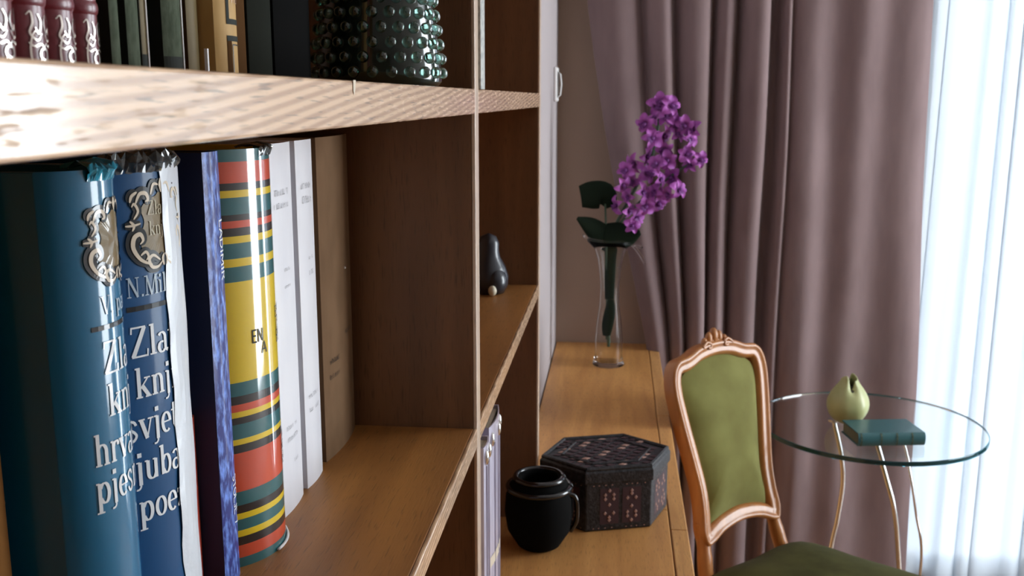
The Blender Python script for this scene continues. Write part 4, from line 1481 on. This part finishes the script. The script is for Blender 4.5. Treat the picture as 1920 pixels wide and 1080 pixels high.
# make sure normals point inwards
cxm, cym = 0.0, 0.25
for i in range(n):
    if (cxm - out_c[i][0]) * nrm2[i][0] + (cym - out_c[i][1]) * nrm2[i][1] < 0:
        nrm2[i] = (-nrm2[i][0], -nrm2[i][1])
profb = [(0.0, -0.018), (0.0, 0.008), (0.003, 0.013), (0.008, 0.014), (0.011, 0.011), (0.018, 0.009), (0.024, 0.010), (0.028, 0.008), (0.033, 0.001), (0.033, -0.018)]
mb = MB()
P = []
for i in range(n):
    (x, z), (nx, nz) = out_c[i], nrm2[i]
    P.append([bk(x + nx * o_, z + nz * o_, d_) for o_, d_ in profb + profb[:1]])
mb.grid(P, closeu=True)
mb.build('back_frame', M['chair_wood'], ch, smooth=True, auto=60)
# pad: the outline drawn in by the frame's width, rounded at the corners
pad_r = [(0.0, 0.422), (0.055, 0.414), (0.098, 0.398), (0.120, 0.380), (0.126, 0.350), (0.119, 0.290), (0.106, 0.210), (0.098, 0.150), (0.099, 0.105), (0.102, 0.075), (0.092, 0.056), (0.05, 0.066), (0.0, 0.074)]
pad = cr_closed(pad_r + [(-x, z) for x, z in pad_r[-2:0:-1]], 6)
npd = len(pad)
cen = (0.0, 0.245)
mb = MB()
rings = []
for k in range(11):
    t = k / 10
    rings.append([bk(lerp(cen[0], x, max(t, 0.01)), lerp(cen[1], z, max(t, 0.01)), 0.024 * (1 - t ** 4) - 0.003) for x, z in pad])
mb.grid([[rings[k][i] for k in range(11)] for i in range(npd)], closeu=True)
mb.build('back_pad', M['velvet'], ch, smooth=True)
mb = MB()
mb.add([bk(x, z, -0.014) for x, z in pad], [tuple(range(npd))])
mb.build('back_lining', M['velvet'], ch)
# carved crest
cb = MB()
for s_, w_, r_, tall in ((0.0, 0.462, 0.013, 0.020), (-0.017, 0.457, 0.010, 0.017), (0.017, 0.457, 0.010, 0.017), (-0.033, 0.450, 0.009, 0.013), (0.033, 0.450, 0.009, 0.013), (-0.009, 0.446, 0.007, 0.012), (0.009, 0.446, 0.007, 0.012)):
    c = bk(s_, w_, 0.002)
    cb.ball(c, (r_ * 0.9, r_ * 0.9, tall), 12, 8)
for sg in (-1, 1):
    pts = [bk(sg * x, z, 0.012) for x, z in cr([(0.05, 0.442), (0.035, 0.452), (0.022, 0.446), (0.026, 0.438), (0.034, 0.440)], 5)]
    cb.tube(pts, 0.0038, 7)
cb.build('carved_crest', M['chair_wood'], ch, smooth=True)
# stiles down to rear legs
for sg in (-1, 1):
    pts = [Vector(bk(sg * 0.119, 0.070, -0.005)), Vector(bk(sg * 0.119, 0.030, -0.006)), Vector(bk(sg * 0.128, -0.035, -0.004)), Vector(bk(sg * 0.135, -0.10, -0.002))]
    low = pts[-1]
    pts += [Vector((low.x, low.y, 0.25)) - Fd * 0.02, Vector((low.x, low.y, 0.0)) - Fd * 0.10]
    MB().tube(cr([tuple(p) for p in pts], 5), [0.0155] * 8 + [0.017] * 8 + [lerp(0.017, 0.011, k / 9) for k in range(10)], 12).build('rear_leg', M['chair_wood'], ch, smooth=True)
# seat: plan outline in (u along back, f forward from centre)
plan = [(-0.165, -0.215), (-0.205, -0.05), (-0.235, 0.10), (-0.235, 0.19), (-0.17, 0.235), (0.0, 0.255), (0.17, 0.235), (0.235, 0.19), (0.235, 0.10), (0.205, -0.05), (0.165, -0.215), (0.0, -0.225)]
pc = cr_closed(plan, 5)
npn = len(pc)


def sp_(u, f_, z):
    return tuple(U * u + Fd * f_ + Vector((0, 0, z)))


mb = MB()
P = []
for u, f_ in pc:
    P.append([sp_(u * k, f_ * k, z) for k, z in ((0.93, 0.345), (1.0, 0.352), (1.012, 0.37), (1.0, 0.392), (0.985, 0.402), (0.95, 0.405))])
mb.grid(P, closeu=True)
mb.add([sp_(u * 0.93, f_ * 0.93, 0.345) for u, f_ in pc], [tuple(range(npn))])
mb.build('seat_rail', M['chair_wood'], ch, smooth=True, auto=50)
mb = MB()
P = []
for u, f_ in pc:
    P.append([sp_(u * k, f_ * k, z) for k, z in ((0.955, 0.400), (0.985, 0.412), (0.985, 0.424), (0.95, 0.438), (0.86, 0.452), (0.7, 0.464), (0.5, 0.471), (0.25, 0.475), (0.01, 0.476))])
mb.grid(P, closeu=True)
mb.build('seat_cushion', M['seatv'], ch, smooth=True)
for sg in (-1, 1):
    pts = [sp_(sg * 0.198, 0.195, 0.36), sp_(sg * 0.212, 0.215, 0.30), sp_(sg * 0.205, 0.205, 0.18), sp_(sg * 0.190, 0.190, 0.07), sp_(sg * 0.198, 0.205, 0.0)]
    MB().tube(cr(pts, 5), [0.026] * 5 + [lerp(0.026, 0.015, k / 9) for k in range(10)] + [lerp(0.015, 0.012, k / 5) for k in range(5)] + [0.017], 12).build('front_leg', M['chair_wood'], ch, smooth=True)
